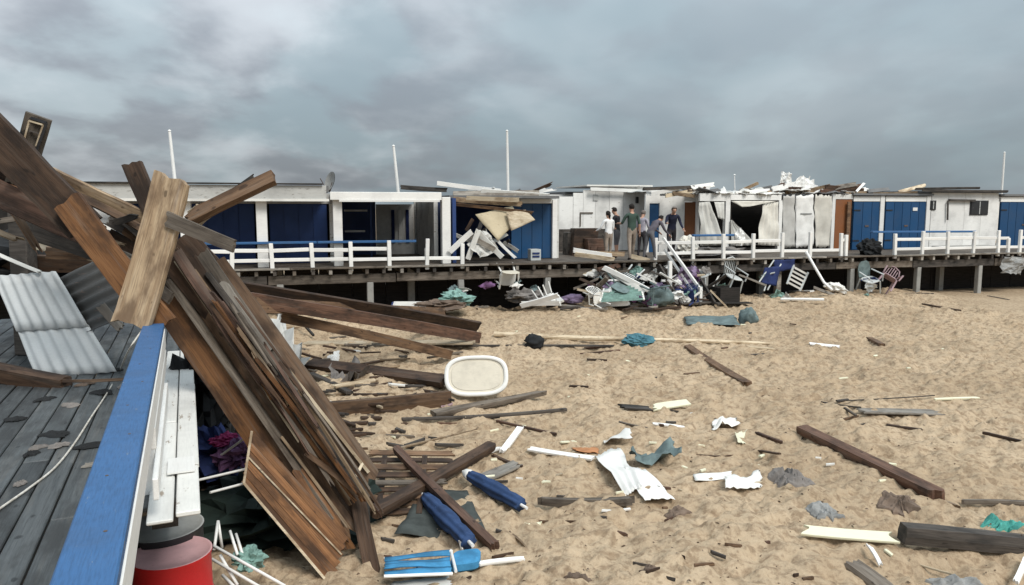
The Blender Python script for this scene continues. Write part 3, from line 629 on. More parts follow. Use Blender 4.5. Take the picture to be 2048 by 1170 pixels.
# aerial poles and dish
for (p, q_, v, lab) in (((352, 372), (339, 262), 3.0, 'leaning white pole rising behind the tan upright plank'), ((797, 376), (787, 292), 3, 'thin white pole above the open fronted cabin'),
                     ((1016, 378), (1014, 262), 3.5, 'tallest white pole above the torn blue cabin'), ((1470, 388), (1469, 350), 7, 'short far white pole behind the heart opening cabin'), ((2003, 384), (2009, 305), 6, 'white pole at the far right above the roofs')):
    a, b = onv(*p, v), onv(*q_, v); a.z -= .3
    mb = MB().tube([a, a.lerp(b, .5), b], [.055, .05, .04] if p[0] != 1470 else [.03, .03, .02], 8).tube([b, b + Vector((0, 0, .04))], [.055, .02], 8)
    single('flag_pole', lab, 'pole', mb, 'paint_white', a, 0, 'white poles on the cabin roofs')
dc = onv(659, 363, 1.0); r = .30
t = thing('satellite_dish', 'round grey satellite dish on the veranda roof edge', 'satellite dish', onv(659, 382, 1.0), PA)
ax = Vector((-0.75, -0.6, 0.28)).normalized(); e1 = ax.cross(Vector((0, 0, 1))).normalized(); e2 = e1.cross(ax)
mb = MB(); vs = [dc - ax * .09]; fs = []
for k in range(1, 5):
    rr = r * k / 4
    for j in range(20): vs.append(dc - ax * (.09 * (1 - (k / 4) ** 2)) + (e1 * math.cos(j * math.pi / 10) + e2 * math.sin(j * math.pi / 10)) * rr)
for j in range(20): fs.append((0, 1 + j, 1 + (j + 1) % 20))
for k in range(3):
    for j in range(20): fs.append((1 + k * 20 + j, 1 + (k + 1) * 20 + j, 1 + (k + 1) * 20 + (j + 1) % 20, 1 + k * 20 + (j + 1) % 20))
o2 = len(vs); vs2 = vs + [v - ax * .012 for v in vs]; fs += [tuple(o2 + i for i in reversed(f)) for f in fs]
mb.add(vs2, fs); part(t, 'dish', mb, 'concrete', 0, True)
part(t, 'mast', MB().tube([onv(659, 384, 1.0), dc - ax * .1], .025), 'rust_steel'); part(t, 'feed_arm', MB().tube([dc - e2 * r * .95, dc + ax * .3], .012), 'rust_steel')

# ---- pier railings
def railing(label, pxs, pys, cap=None, vv=-0.02, tilt=(), top=.52, low=.24, skip_top=(), lowgap=()):
    t = thing('railing', label, 'railing', PW(U(pxs[0], vv), vv, DZ), PA)
    us = [U(p, vv, 505) for p in pxs]
    for i, u_ in enumerate(us):
        part(t, 'post', MB().pbox(u_ - .055, u_ + .055, vv, vv + .1, DZ - .12, DZ + pys[i], 0, RNG.uniform(-.035, .035)), 'paint_white', .01)
    for i in range(len(us) - 1):
        if i not in skip_top: part(t, 'upper_rail', MB().bar(PW(us[i] - .03, vv + .075, DZ + top + RNG.uniform(-.02, .02)), PW(us[i + 1] + .03, vv + .075, DZ + top + RNG.uniform(-.02, .02)), .05, .105), 'paint_white', .008)
        if i not in lowgap: part(t, 'lower_rail', MB().bar(PW(us[i] - .03, vv + .08, DZ + low + RNG.uniform(-.02, .02)), PW(us[i + 1] + .03, vv + .08, DZ + low + RNG.uniform(-.02, .02)), .05, .1), 'paint_white', .008)
    return t
rl = railing('white two rail railing in front of the veranda columns', (330, 390, 462, 544, 625, 702, 779, 854), (.62, .62, .5, .7, .7, .72, .74, .78), None, -.02, (), .50, .22, (6,))
u0, u1 = U(420, .35), U(832, .35)
for a, b in ((u0 - 1.6, (u0 + u1) / 2 - .01), ((u0 + u1) / 2 + .01, u1)): single('handrail', 'long blue handrail %s, along the veranda' % ('on the left' if b < u1 else 'nearer the open cabin'), 'handrail', MB().bar(PW(a, .36, DZ + .70), PW(b, .36, DZ + .70), .14, .07), 'paint_rail_blue', PW(a, .36, DZ + .7), PA, None, .01)
railing('short broken white railing at the torn cabin', (854.6, 925), (.5, .62), None, .03, (), .5, .2, (0,))
r2 = railing('white railing from the steps to the second brown door', (1312, 1388, 1449, 1508, 1566, 1622, 1684, 1693.5), (.72, .74, .82, .82, .84, .86, .8, .74), None, -.02, (), .56, .22, (4, 5), (6,))
single('handrail', 'blue handrail behind the white railing near the first brown door', 'handrail', MB().bar(onv(1385, 471, .5), onv(1475, 470, .5), .14, .07), 'paint_rail_blue', onv(1385, 471, .5), PA, None, .01)
single('handrail', 'long thin blue handrail in front of the wide blue doors', 'handrail', MB().bar(onv(1743, 464, .5), onv(1950, 463, .5), .14, .07), 'paint_rail_blue', onv(1743, 464, .5), PA, None, .01)
railing('white railing in front of the white cabin wall at right', (1792, 1846, 1897, 1948, 1998, 2018, 2041, 2080), (.76, .84, .82, .82, .84, .55, .85, .8), None, -.02, (), .56, .22, (5,), ())
# ---- steps down to the beach
st = thing('beach_steps', 'dark wooden steps from the pier down to the sand with white handrail', 'steps', PW(U(1345, 0), 0, 0), PA)
ua, ub = U(1318, 0), U(1378, 0)
for k in range(5): part(st, 'tread', MB().pbox(ua, ub, -.30 * (k + 1), -.30 * k - .04, DZ - .24 * (k + 1) - .05, DZ - .24 * (k + 1)), 'wood_charcoal', .008)
for uu in (ua - .04, ub + .04): part(st, 'stringer', MB().bar(PW(uu, -1.55, .22), PW(uu, -.1, DZ - .2), .06, .24), 'wood_charcoal')
part(st, 'handrail', MB().bar(PW(ua + .1, -.1, DZ + .72), PW(ub - .25, -1.3, .62), .09, .07), 'paint_white'); part(st, 'handrail_post', MB().bar(PW(ub - .28, -1.3, .1), PW(ub - .28, -1.28, .75), .09, .09), 'paint_white')
part(st, 'handrail', MB().bar(PW(ua + .15, -.1, DZ + .35), PW(ub - .3, -1.3, .3), .07, .06), 'paint_white')
part(st, 'newel_post', MB().bar(PW(ua - .1, -1.0, .0), PW(ua - .12, -1.0, 1.55), .1, .1).bar(PW(ua - .4, -1.0, .95), PW(ua + .15, -1.0, .92), .06, .06), 'paint_white')

# ------------------------------------------------------------------ near boardwalk and blue rail
RZ = 2.25
nd = thing('boardwalk', 'grey plank boardwalk at lower left beside the blue rail', 'boardwalk', NW(4, -2, DZ), math.atan2(NE.y, NE.x))
qv = -0.46; k = 0
while qv > -7.5:
    w = RNG.uniform(.142, .156); cut = RNG.uniform(3.6, 7.5)
    for s0, s1 in ((1.2, cut), (cut + .008, 13.5)):
        dz = RNG.uniform(-.004, .004)
        part(nd, 'plank', MB().nbox(s0, s1, qv - w, qv, DZ - .035 + dz, DZ + dz), 'wood_deck', .006)
    qv -= w + RNG.uniform(.007, .013)
for i in range(3): part(nd, 'plank', MB().nbox(4.5 + .1 * i, 13.5, -.46 + .153 * i + .006, -.46 + .153 * (i + 1), DZ - .035, DZ), 'wood_deck', .006)
for s in (1.6, 3.0, 4.4, 5.8, 7.2, 8.6, 10, 11.4, 12.8): part(nd, 'joist', MB().nbox(s, s + .09, -7.5, -.02 if s > 5 else -.48, DZ - .22, DZ - .045), 'wood_charcoal')
part(nd, 'beam', MB().nbox(5.3, 13.4, -.30, -.14, DZ - .42, DZ - .225), 'wood_charcoal'); part(nd, 'beam', MB().nbox(1.2, 13.4, -1.9, -1.72, DZ - .42, DZ - .225), 'wood_charcoal')
for s in (5.9, 8.6, 11.2):
    for q_ in (-.22, -1.81): part(nd, 'pile', MB().nbox(s, s + .16, q_ - .08, q_ + .08, -.4, DZ - .425), 'concrete', .01)
sk = MB().nbox(1.0, 13.4, -2.6, -2.55, -.3, DZ - .25); part(nd, 'dark_backing', sk, 'dark_board')
# white edge planks lying along the outer edge
wp = thing('edge_planking', 'peeling white planks along the outer edge right of the blue rail', 'planking', NW(5, -.1, DZ), math.atan2(NE.y, NE.x))
for (s0, s1, q0, q1, z) in ((4.36, 5.15, -.125, 0.0, .03), (4.3, 6.3, -.27, -.138, .022), (5.17, 7.6, -.13, .005, .035), (6.32, 9.5, -.27, -.14, .026), (7.62, 10.2, -.13, .0, .03)):
    part(wp, 'plank', MB().nbox(s0, s1, q0, q1, DZ + .003, DZ + .003 + z), 'paint_white_worn', .006)
part(wp, 'bracket', MB().nbox(5.0, 5.3, -.18, -.02, DZ + .04, DZ + .05), 'paint_white')
br = thing('railing', 'near blue topped railing running away along the boardwalk edge', 'railing', NW(3, -.27, DZ), math.atan2(NE.y, NE.x))
part(br, 'cap_rail', MB().nbox(1.3, 6.75, -.362, -.205, RZ - .045, RZ), 'paint_rail_blue', .006)
part(br, 'fascia', MB().nbox(1.3, 6.75, -.228, -.2, RZ - .19, RZ - .047), 'paint_white', .004)
for s in (4.8, 6.45): part(br, 'post', MB().nbox(s, s + .1, -.33, -.232, DZ - .02, RZ - .046), 'paint_white', .006)
for z in (.48, .2): part(br, 'lower_rail', MB().nbox(4.3, 6.7, -.23, -.2, DZ + z - .06, DZ + z + .06), 'paint_white', .005)
for i in range(9): part(br, 'nail', MB().tube([NW(1.9 + .52 * i, -.30 + .04 * (i % 2), RZ - .002), NW(1.9 + .52 * i, -.30 + .04 * (i % 2), RZ + .0015)], .006, 8), 'rust_steel')
# rope
pts = [onz(*p, DZ + .012) for p in ((-40, 1045), (10, 1010), (60, 975), (110, 935), (150, 885), (185, 830), (215, 785), (240, 740))] + [at(255, 705, 5.9), at(285, 660, 5.95), at(300, 652, 6.0)]
sm = []
for i in range(len(pts) - 1):
    for k in range(5):
        f = k / 5; p0, p1, p2, p3 = pts[max(i - 1, 0)], pts[i], pts[i + 1], pts[min(i + 2, len(pts) - 1)]
        sm.append(.5 * ((2 * p1) + (p2 - p0) * f + (2 * p0 - 5 * p1 + 4 * p2 - p3) * f * f + (3 * p1 - p0 - 3 * p2 + p3) * f ** 3))
single('rope', 'pale rope lying in a curve over the grey boardwalk', 'rope', MB().tube(sm + [pts[-1]], .0075, 6), 'rope_white', sm[0], 0, None, 0, True)

# crumpled cloth lumps
def lump(name, label, cat, c, sx, sy, sz, mat, seed, rz=0.0, tilt=None, group=None, rough=.35, n=18, m=9, flat=0.0):
    n, m = max(n, 30), max(m, 18)
    r = random.Random(seed); so_ = Vector((seed * 3.1, seed * 1.3, seed * .7)); vs = []; fs = []
    for j in range(m + 1):
        th = math.pi * j / m
        for i in range(n):
            ph = 2 * math.pi * i / n; d = Vector((math.sin(th) * math.cos(ph), math.sin(th) * math.sin(ph), math.cos(th)))
            k = 1 + rough * (mnoise.noise(d * 1.6 + so_) + .7 * mnoise.noise(d * 4.1 + so_) + .35 * mnoise.noise(d * 9 + so_))
            k += rough * (.55 * (ridged(d * 2.1 + so_) - .5) + .4 * (ridged(d * 4.7 + so_) - .5))
            p = d * k; p.z = max(p.z, -.75); vs.append((p.x * sx, p.y * sy, p.z * sz))
    for j in range(m):
        for i in range(n): fs.append((j * n + i, (j + 1) * n + i, (j + 1) * n + (i + 1) % n, j * n + (i + 1) % n))
    mb = MB().add(vs, fs); me = mb.mesh(name); bm = bmesh.new(); bm.from_mesh(me); bmesh.ops.remove_doubles(bm, verts=bm.verts, dist=1e-5); bm.to_mesh(me); bm.free()
    M = Matrix.Translation(Vector(c)) @ (tilt or Matrix()) @ Matrix.Rotation(rz, 4, 'Z')
    return tag(link(name, me, mat, None, M, 0, rough < .3), label, cat, group)
def ridged(p): return 1 - min(1.0, abs(mnoise.noise(p)) * 2.4)
def crumple(name, label, cat, c, sx, sy, hgt, mat, seed, rz=0, group=None, n=44, m=12, zb=None):
    """a rag or plastic sheet dropped on the ground: ragged outline, sharp folds, edges down on the sand"""
    so_ = Vector((seed * 3.7, seed * 1.9, seed * .83)); vs = []; fs = []; c = Vector(c); ct, st_ = math.cos(rz), math.sin(rz)
    for j in range(m + 1):
        f = j / m
        for i in range(n):
            a = 2 * math.pi * i / n; d = Vector((math.cos(a), math.sin(a), 0))
            R_ = 1 + .5 * mnoise.noise(d * 1.3 + so_) + .35 * mnoise.noise(d * 4 + so_) + .2 * mnoise.noise(d * 11 + so_)
            x, y = d.x * f * R_ * sx, d.y * f * R_ * sy
            q_ = Vector((x, y, 0)) / max(sx, sy) * 2.2 + so_
            h = (.25 + .55 * ridged(q_) + .4 * ridged(q_ * 2.3) * ridged(q_ * 1.1)) * hgt * (1 - f ** 3) + .006
            wx, wy = x * ct - y * st_, x * st_ + y * ct
            vs.append(Vector((c.x + wx, c.y + wy, (H(c.x + wx, c.y + wy) if zb is None else zb) + h - ((.03 if zb is None else .004) if j == m else 0))))
    for j in range(m):
        for i in range(n): fs.append((j * n + i, (j + 1) * n + i, (j + 1) * n + (i + 1) % n, j * n + (i + 1) % n))
    return single(name, label, cat, MB().add(vs, fs), mat, (c.x, c.y, H(c.x, c.y) if zb is None else zb), 0, group)
def rag(label, px, py, wpx, hpx, mat, seed, hgt=.1, rough=.5, name='crumpled_sheet', cat='cloth', flat=1.0, rz=0, group=None):
    c = G(px, py); k = c.y / FPX; hy = hpx * k / max(.12, (EYE - c.z) / c.y) * .5 * flat
    if cat in ('bundle', 'bag'): return lump(name, label, cat, (c.x, c.y, c.z + hgt * .55), wpx * k / 2, hy, hgt, mat, seed, rz, None, group, rough)
    return crumple(name, label, cat, c, wpx * k / 2, hy * .8, hgt, mat, seed, rz, group)

# ------------------------------------------------------------------ wreckage pile at the end of the blue rail
def beam(label, p, q_, w, t, mat, roll=0, cat='plank', name='plank', jag=(.03, .03), **k): return plank(name, label, cat, at(*p), at(*q_), w, t, mat, 'cam', roll, jag, k.pop('bow', .015), **k)
beam('broad dark brown beam entering at the upper left edge', (-75, 205, 6.05), (178, 462, 6.25), .31, .09, 'wood_dark', 14, 'beam', 'beam')
beam('orange brown beam ending at the blue rail', (132, 398, 6.12), (330, 655, 6.15), .235, .075, 'wood_orange', 16, 'beam', 'beam')
fb = thing('framed_board', 'short upright board with dark outlined end above the top left beam', 'board', at(62, 300, 6.4))
plank('board', None, None, at(78, 232, 6.4), at(36, 372, 6.45), .20, .05, 'wood_grey', 'cam', 8, (.0, .02), .005, (1, 1), None, fb)
nrm_ = (ORI - at(60, 300, 6.4)).normalized() * .035
for a, b, w, m in (((52, 233), (93, 246), .022, 'black_metal'), ((52, 233), (36, 290), .022, 'black_metal'), ((93, 246), (73, 300), .022, 'black_metal'), ((58, 242), (86, 250), .014, 'wood_pale'), ((58, 242), (47, 285), .014, 'wood_pale'), ((86, 250), (72, 292), .014, 'wood_pale'), ((60, 262), (80, 268), .012, 'wood_charcoal')):
    part(fb, 'edging', MB().bar(at(*a, 6.4) + nrm_, at(*b, 6.4) + nrm_, w, .02, nrm_), m)
beam('golden tan board sloping down behind the top left beam', (95, 343, 6.75), (305, 442, 6.7), .12, .04, 'wood_tan', 25)
beam('narrow tan board under the golden one', (108, 372, 6.68), (292, 462, 6.6), .07, .035, 'wood_brown', -20)
beam('pale weathered board at the left edge under the dark beam', (-70, 288, 6.5), (112, 372, 6.5), .13, .035, 'wood_tan', -10)
beam('thin dark board below the pale one at the left edge', (-70, 318, 6.55), (130, 395, 6.55), .14, .05, 'wood_dark', 10)
beam('reddish brown wide board crossing low at the left edge', (-70, 355, 6.45), (205, 478, 6.5), .23, .06, 'wood_red', -8)
beam('dark stub sticking up left of the tan upright plank', (262, 322, 6.75), (338, 490, 6.65), .17, .07, 'wood_dark', 22)
beam('thick tan weathered plank standing upright on the rail end', (347, 346, 6.2), (256, 672, 5.98), .30, .085, 'wood_tan', 24, jag=(.05, .08), bow=.02)
pl = beam('round ended brown board pointing up right over the veranda', (553, 352, 6.5), (362, 446, 6.35), .12, .09, 'wood_brown', 30, jag=(.02, .1))
beam('slim dark stick above the round ended board', (512, 351, 6.6), (396, 427, 6.5), .05, .04, 'wood_charcoal', 10)
beam('weathered board pointing right below the upward boards', (330, 436, 6.1), (472, 494, 5.98), .13, .04, 'wood_grey', 12, taper=(1, .8))
beam('short pale slat between the upright plank and the upward board', (382, 442, 6.6), (412, 418, 6.55), .16, .03, 'wood_pale', 0)
# filler boards deep in the pile
for i, (p, q_, w, m, r) in enumerate((((60, 462, 7.2), (350, 560, 7.0), .17, 'wood_charcoal', 10), ((210, 470, 7.0), (420, 590, 6.9), .16, 'wood_dark', -15), ((90, 505, 7.6), (330, 515, 7.2), .13, 'wood_brown', 20), ((70, 490, 7.8), (215, 520, 7.5), .10, 'wood_pale', 0),
        ((300, 420, 7.0), (345, 620, 6.7), .16, 'wood_dark', 0), ((250, 452, 6.9), (470, 610, 6.9), .15, 'wood_brown', 12), ((160, 395, 7.1), (300, 470, 6.9), .2, 'wood_charcoal', 0), ((330, 500, 6.6), (440, 640, 6.75), .20, 'wood_dark', -5), ((225, 505, 6.55), (345, 600, 6.4), .1, 'wood_grey', 0), ((360, 470, 7.1), (450, 570, 7.1), .26, 'wood_dark', 5), ((380, 520, 7.2), (480, 650, 7.2), .3, 'wood_charcoal', 8))):
    nm = ['long charcoal board deep in the pile behind the orange beam', 'dark board crossing the pile under the golden one', 'brown board lying flat far behind the corrugated sheets', 'split pale board far behind the corrugated sheets', 'dark board directly behind the tan upright plank', 'brown board sloping right through the middle of the pile',
          'charcoal board under the golden tan board', 'dark broad board where the fan of planks starts', 'grey slat by the lower end of the orange beam', 'dark broad board right of the tan upright plank', 'charcoal broad board behind the top of the plank fan'][i]
    beam(nm, p, q_, w, .05, m, r)
# the fan of planks sliding from the boardwalk down to the sand
fan = [('orange board forming the left side of the plank fan', (322, 585, 6.62), (690, 1118, 6.38), .27, .05, 'wood_orange', 18, (.02, .12)),
       ('dark brown board second from left in the plank fan', (352, 545, 6.72), (712, 1085, 6.5), .19, .045, 'wood_brown', 5, (.02, .15)),
       ('wide brown board in the middle of the plank fan', (372, 515, 6.78), (722, 1045, 6.58), .17, .045, 'wood_dark', -5, (.02, .1)),
       ('grey brown board right of the middle of the plank fan', (398, 505, 6.84), (738, 1010, 6.66), .17, .05, 'wood_grey', 6, (.03, .1)),
       ('weathered wide board near the right edge of the plank fan', (428, 520, 6.95), (748, 965, 6.8), .19, .05, 'wood_brown', -4, (.02, .06)),
       ('charcoal edge board on the far right of the plank fan', (452, 545, 7.05), (742, 948, 6.9), .12, .06, 'wood_charcoal', 10, (.02, .02)),
       ('thin pale batten lying along the plank fan centre', (345, 515, 6.62), (600, 885, 6.45), .03, .03, 'wood_pale', 0, (.01, .01)),
       ('thin pale batten along the right edge of the plank fan', (488, 622, 6.88), (738, 946, 6.75), .03, .03, 'wood_pale', 0, (.01, .01)),
       ('second thin batten low on the plank fan', (560, 870, 6.42), (700, 1060, 6.38), .028, .03, 'wood_tan', 0, (.02, .05)),
       ('splintered brown board at the foot of the plank fan', (590, 930, 6.4), (700, 1105, 6.32), .12, .03, 'wood_orange', -14, (.05, .2)),
       ('dark post standing at the foot of the plank fan', (708, 945, 6.75), (752, 1168, 6.2), .14, .10, 'wood_dark', 10, (.05, .03))]
fan += [('narrow grey board on edge between the orange and brown fan boards', (338, 560, 6.6), (668, 1040, 6.40), .05, .12, 'wood_grey', 20, (.02, .05)),
        ('narrow tan board on edge in the middle of the plank fan', (385, 540, 6.70), (705, 1010, 6.48), .045, .10, 'wood_tan', -15, (.02, .08)),
        ('thin charcoal board on edge right of the fan middle', (415, 545, 6.78), (728, 985, 6.60), .05, .10, 'wood_charcoal', 10, (.02, .03)),
        ('short reddish board lying on the upper plank fan', (350, 500, 6.55), (500, 715, 6.55), .10, .03, 'wood_red', -20, (.03, .08)),
        ('short grey broken board on the upper right of the fan', (440, 560, 6.80), (560, 730, 6.72), .09, .03, 'wood_driftgrey', 12, (.04, .15)),
        ('brown splintered lath sticking out low on the fan', (610, 905, 6.35), (728, 1000, 6.4), .05, .03, 'wood_brown', 0, (.02, .1)),
        ('grey lath leaning on the post at the fan foot', (690, 1000, 6.5), (726, 925, 6.75), .03, .03, 'wood_pale', 0, (.01, .02)),
        ('second dark post behind the first at the fan foot', (728, 985, 6.8), (735, 1120, 6.5), .1, .08, 'wood_charcoal', 0, (.03, .03))]
for (l_, p, q_, w, t, m, r, j) in fan: beam(l_, p, q_, w, t, m, r, jag=j)
for (l_, p, q_, w, t, m, r) in (('thin white lath crossing the gap under the golden board', (180, 418, 6.9), (222, 440, 6.8), .10, .02, 'paint_white', 0), ('grey broken lath above the dark corrugated sheet', (205, 488, 6.9), (330, 545, 6.7), .06, .03, 'wood_driftgrey', 10),
        ('tan broken lath left of the upright plank low', (215, 515, 6.5), (300, 560, 6.3), .05, .03, 'wood_tan', 0), ('dark lath left of the stub', (225, 420, 6.9), (320, 500, 6.75), .07, .04, 'wood_charcoal', 0), ('splintered brown lath beneath the stub', (280, 395, 6.8), (330, 470, 6.7), .06, .03, 'wood_brown', 0),
        ('white broken lath far behind the orange beam', (60, 470, 8.2), (150, 455, 8.2), .07, .03, 'paint_white', 0), ('pale broken lath behind the dark post at left', (75, 488, 8.0), (180, 505, 7.9), .09, .03, 'wood_pale', 10), ('brown board lying low behind the corrugated sheets', (-30, 520, 8.9), (210, 530, 8.6), .2, .05, 'wood_dark', 20),
        ('white upright lath behind the dark posts', (88, 470, 9.3), (78, 395, 9.3), .14, .04, 'paint_white_worn', 0), ('black slanting lath behind the dark posts', (100, 400, 9.0), (130, 520, 9.0), .14, .05, 'dark_board', 0)):
    beam(l_, p, q_, w, t, m, r)
rr = random.Random(31)
for i in range(80):                                     # broken laths filling the pile
    t_ = rr.random()
    if i < 50: p, ang = (rr.uniform(-40, 380), rr.uniform(330, 560)), rr.choice((rr.uniform(.1, 1.1), rr.uniform(.2, .7), rr.uniform(-.7, .1)))
    else: f = rr.random(); f *= .55; p, ang = (370 + 330 * f + rr.uniform(-10, 60), 540 + 480 * f + rr.uniform(-20, 10)), .965 + rr.uniform(-.05, .05)
    L = rr.uniform(60, 220) if i < 50 else rr.uniform(160, 360); Y = rr.uniform(6.5, 7.6) if i < 50 else 6.42 + rr.uniform(-.06, .05)
    if i >= 50 and p[1] > 950: continue
    if i < 50 and (p[1] - 330 < (p[0] - 20) * .32 or p[1] + L * math.sin(ang) < 330 + (p[0] + L * math.cos(ang) - 20) * .30 or p[0] + L > 480 or (p[1] > 455 and p[0] < 215) or (p[1] + L * math.sin(ang) > 520 and p[0] + L * math.cos(ang) < 260)): continue
    beam('broken weathered lath among the boards of the big pile', (p[0], p[1], Y), (p[0] + L * math.cos(ang), p[1] + L * math.sin(ang), Y + rr.uniform(-.15, .1)), rr.uniform(.025, .075) if i < 50 else rr.uniform(.015, .04), .025, rr.choice(['wood_dark', 'wood_brown', 'wood_grey', 'wood_tan', 'wood_red', 'wood_charcoal', 'wood_orange']), rr.uniform(-40, 40), jag=(.06, .12), group='broken laths in the big pile')
lump('tarpaulin', 'black tarpaulin heap behind the corrugated sheets', 'tarpaulin', at(60, 535, 9.6), 1.6, .8, .45, 'cloth_dark', 56, .2, None, None, .5, 28, 12)
sheet4('wall_panel', 'dark broken wall panel standing behind the pile at the left edge', 'panel', [at(-60, 390, 10.5), at(60, 392, 10.2), at(70, 520, 10.2), at(-60, 520, 10.5)], 'dark_board', .05, 58, .03)
# tongue and groove panel hanging below the fan
pn = thing('board_panel', 'orange tongue and groove panel with pale edges below the plank fan', 'panel', at(580, 1000, 6.2))
A, B, C_, D = at(504, 862, 6.35), at(694, 1075, 6.2), at(662, 1172, 6.02), at(488, 966, 6.2); nn = (ORI - at(580, 1000, 6.2)).normalized()
for k in range(6):
    f = (k + .5) / 6; a, b = A.lerp(D, f), B.lerp(C_, f); plank('board', None, None, a, b, (A - D).length / 6 - .004, .02, 'wood_orange', nn, 0, (.004, .004), .002, (1, 1), None, pn)
for a, b in ((A, D), (D, C_)): part(pn, 'edge_strip', MB().bar(a + nn * .01, b + nn * .01, .02, .035, nn), 'wood_pale')
part(pn, 'edge_strip', MB().bar(A.lerp(D, .5) + nn * .018, B.lerp(C_, .35) + nn * .018, .012, .012, nn), 'wood_pale')

# corrugated sheets
def corrugated(label, c, waves, amp, mat, seed, nv=6, name='corrugated_sheet'):
    return sheet4(name, label, 'roofing sheet', c, mat, .006, seed, .012, waves * 8, nv, None, 0.0, None, waves, amp)
a, b, c_, d = at(-12, 552, 8.1), at(112, 543, 8.0), at(232, 744, 7.5), at(72, 756, 7.5)
mid = lambda p, q_, f: p.lerp(q_, f)
corrugated('upper white corrugated roofing sheet leaning on the boardwalk', [a, b, mid(b, c_, .56), mid(a, d, .56)], 6, .013, 'metal_sheet', 41)
up = Vector((0, -.05, -.03))
corrugated('lower white corrugated roofing sheet lapped under the upper one', [mid(a, d, .52) + Vector((0, .016, 0)), mid(b, c_, .52) + Vector((0, .016, 0)), c_ + Vector((0, .016, 0)), d + Vector((0, .016, 0))], 6, .013, 'metal_sheet', 42)
corrugated('dark grey corrugated sheet behind the white ones', [at(175, 665, 7.7), at(118, 560, 8.3), at(235, 498, 8.2), at(300, 610, 7.6)], 6, .018, 'metal_dark', 43)
beam('pale grey lath across the dark corrugated sheet', (200, 610, 7.3), (245, 660, 7.2), .09, .03, 'wood_driftgrey', 0)
beam('thin white lath above the corrugated sheets at left', (-40, 492, 8.1), (82, 545, 8.0), .04, .03, 'paint_white_worn', 0)
beam('dark beam lying on the boardwalk at the left edge', (-60, 732, 7.2), (135, 772, 7.0), .17, .14, 'wood_dark', 30)
beam('thin brown lath on the boardwalk under the white sheets', (110, 762, 7.0), (262, 758, 6.7), .03, .03, 'wood_brown', 0)
dp = at(46, 560, 8.6)
single('dark_post', 'dark standing post behind the pile at the left edge', 'post', MB().bar((dp.x, dp.y, DZ), at(40, 375, 8.6), .2, .2), 'wood_charcoal', (dp.x, dp.y, DZ), 0, None, .01)
dp2 = at(72, 560, 8.9); single('dark_post', 'leaning black post beside the standing dark post', 'post', MB().bar((dp2.x, dp2.y, DZ), at(35, 400, 8.7), .13, .13), 'dark_board', (dp2.x, dp2.y, DZ), 0, None, .01)

# drums beside the rail
def drum(label, px, py, zt, dia, h, mats):
    c = onz(px, py, zt); t = thing('drum', label, 'drum', (c.x, c.y, zt - h)); R_ = dia / 2
    prof = [(0, .0), (R_ * .97, .0), (R_, .02), (R_, h * .32), (R_ * 1.025, h * .335), (R_, h * .35), (R_, h * .65), (R_ * 1.025, h * .665), (R_, h * .68), (R_, h - .03), (R_ * 1.03, h - .015), (R_ * 1.03, h)]
    def lathe(pr, n=40):
        mb = MB(); vs = [(c.x + r * math.cos(2 * math.pi * i / n), c.y + r * math.sin(2 * math.pi * i / n), zt - h + z) for r, z in pr for i in range(n)]
        return mb.add(vs, [(j * n + i, j * n + (i + 1) % n, (j + 1) * n + (i + 1) % n, (j + 1) * n + i) for j in range(len(pr) - 1) for i in range(n)])
    part(t, 'body', lathe(prof), mats[0], 0, True); part(t, 'lid', lathe([(R_ * 1.03, h), (R_ * .98, h + .003), (R_ * .95, h - .012), (R_ * .5, h - .010), (.001, h - .009)]), mats[1], 0, True)
    return t
drum('red drum with faded pink lid beside the blue rail', 343, 1104, .88, .50, .86, ('paint_red', 'drum_pink'))
drum('dark drum with flat grey lid behind the red one', 325, 1052, .92, .54, .9, ('black_metal', 'drum_grey'))

# tangle below the boardwalk edge
lump('tarpaulin', 'dark green crumpled netting heaped under the plank fan', 'tarpaulin', G(540, 1060) + Vector((0, .3, .1)), .85, .9, .30, 'cloth_darkgreen', 51, .3, None, None, .5, 28, 14)
lump('tarpaulin', 'black crumpled sheeting below the white edge planks', 'tarpaulin', G(450, 960) + Vector((0, .4, .15)), .8, .9, .45, 'cloth_dark', 52, .8, None, None, .5, 28, 14)
lump('cloth_bundle', 'navy and purple bundle of cloth below the white edge planks', 'cloth', at(430, 905, 7.4), .30, .3, .22, 'cloth_navy', 53, .5, None, None, .6, 24, 12)
lump('cloth_bundle', 'dark purple cloth tucked against the orange panel', 'cloth', at(478, 905, 7.1), .17, .25, .15, 'cloth_purple', 54, .2, None, None, .6)
lump('cloth_bundle', 'small magenta cloth on the navy bundle', 'cloth', at(452, 882, 7.05), .12, .1, .06, 'cloth_magenta', 55, .2, None, None, .5)
lump('cloth_bundle', 'black heap between the white planks and the plank fan', 'cloth', at(415, 780, 8.0), .3, .5, .55, 'cloth_dark', 57, .1, None, None, .5)
for i, (p, q_, l_) in enumerate((((376, 965, 6.2), (492, 938, 6.4), 'upper white tube sticking out from the orange panel'), ((420, 985, 6.0), (492, 966, 6.3), 'lower white tube sticking out from the orange panel'), ((440, 912, 6.9), (498, 870, 6.7), 'thin pale lath across the magenta cloth'))):
    single('metal_tube', l_, 'tube', MB().tube([at(*p), at(*q_)], .011, 8), 'paint_white_worn', at(*p))
ch = thing('chair_frame', 'white tubular chair frame lying beside the red drum', 'chair', at(470, 1130, 5.6))
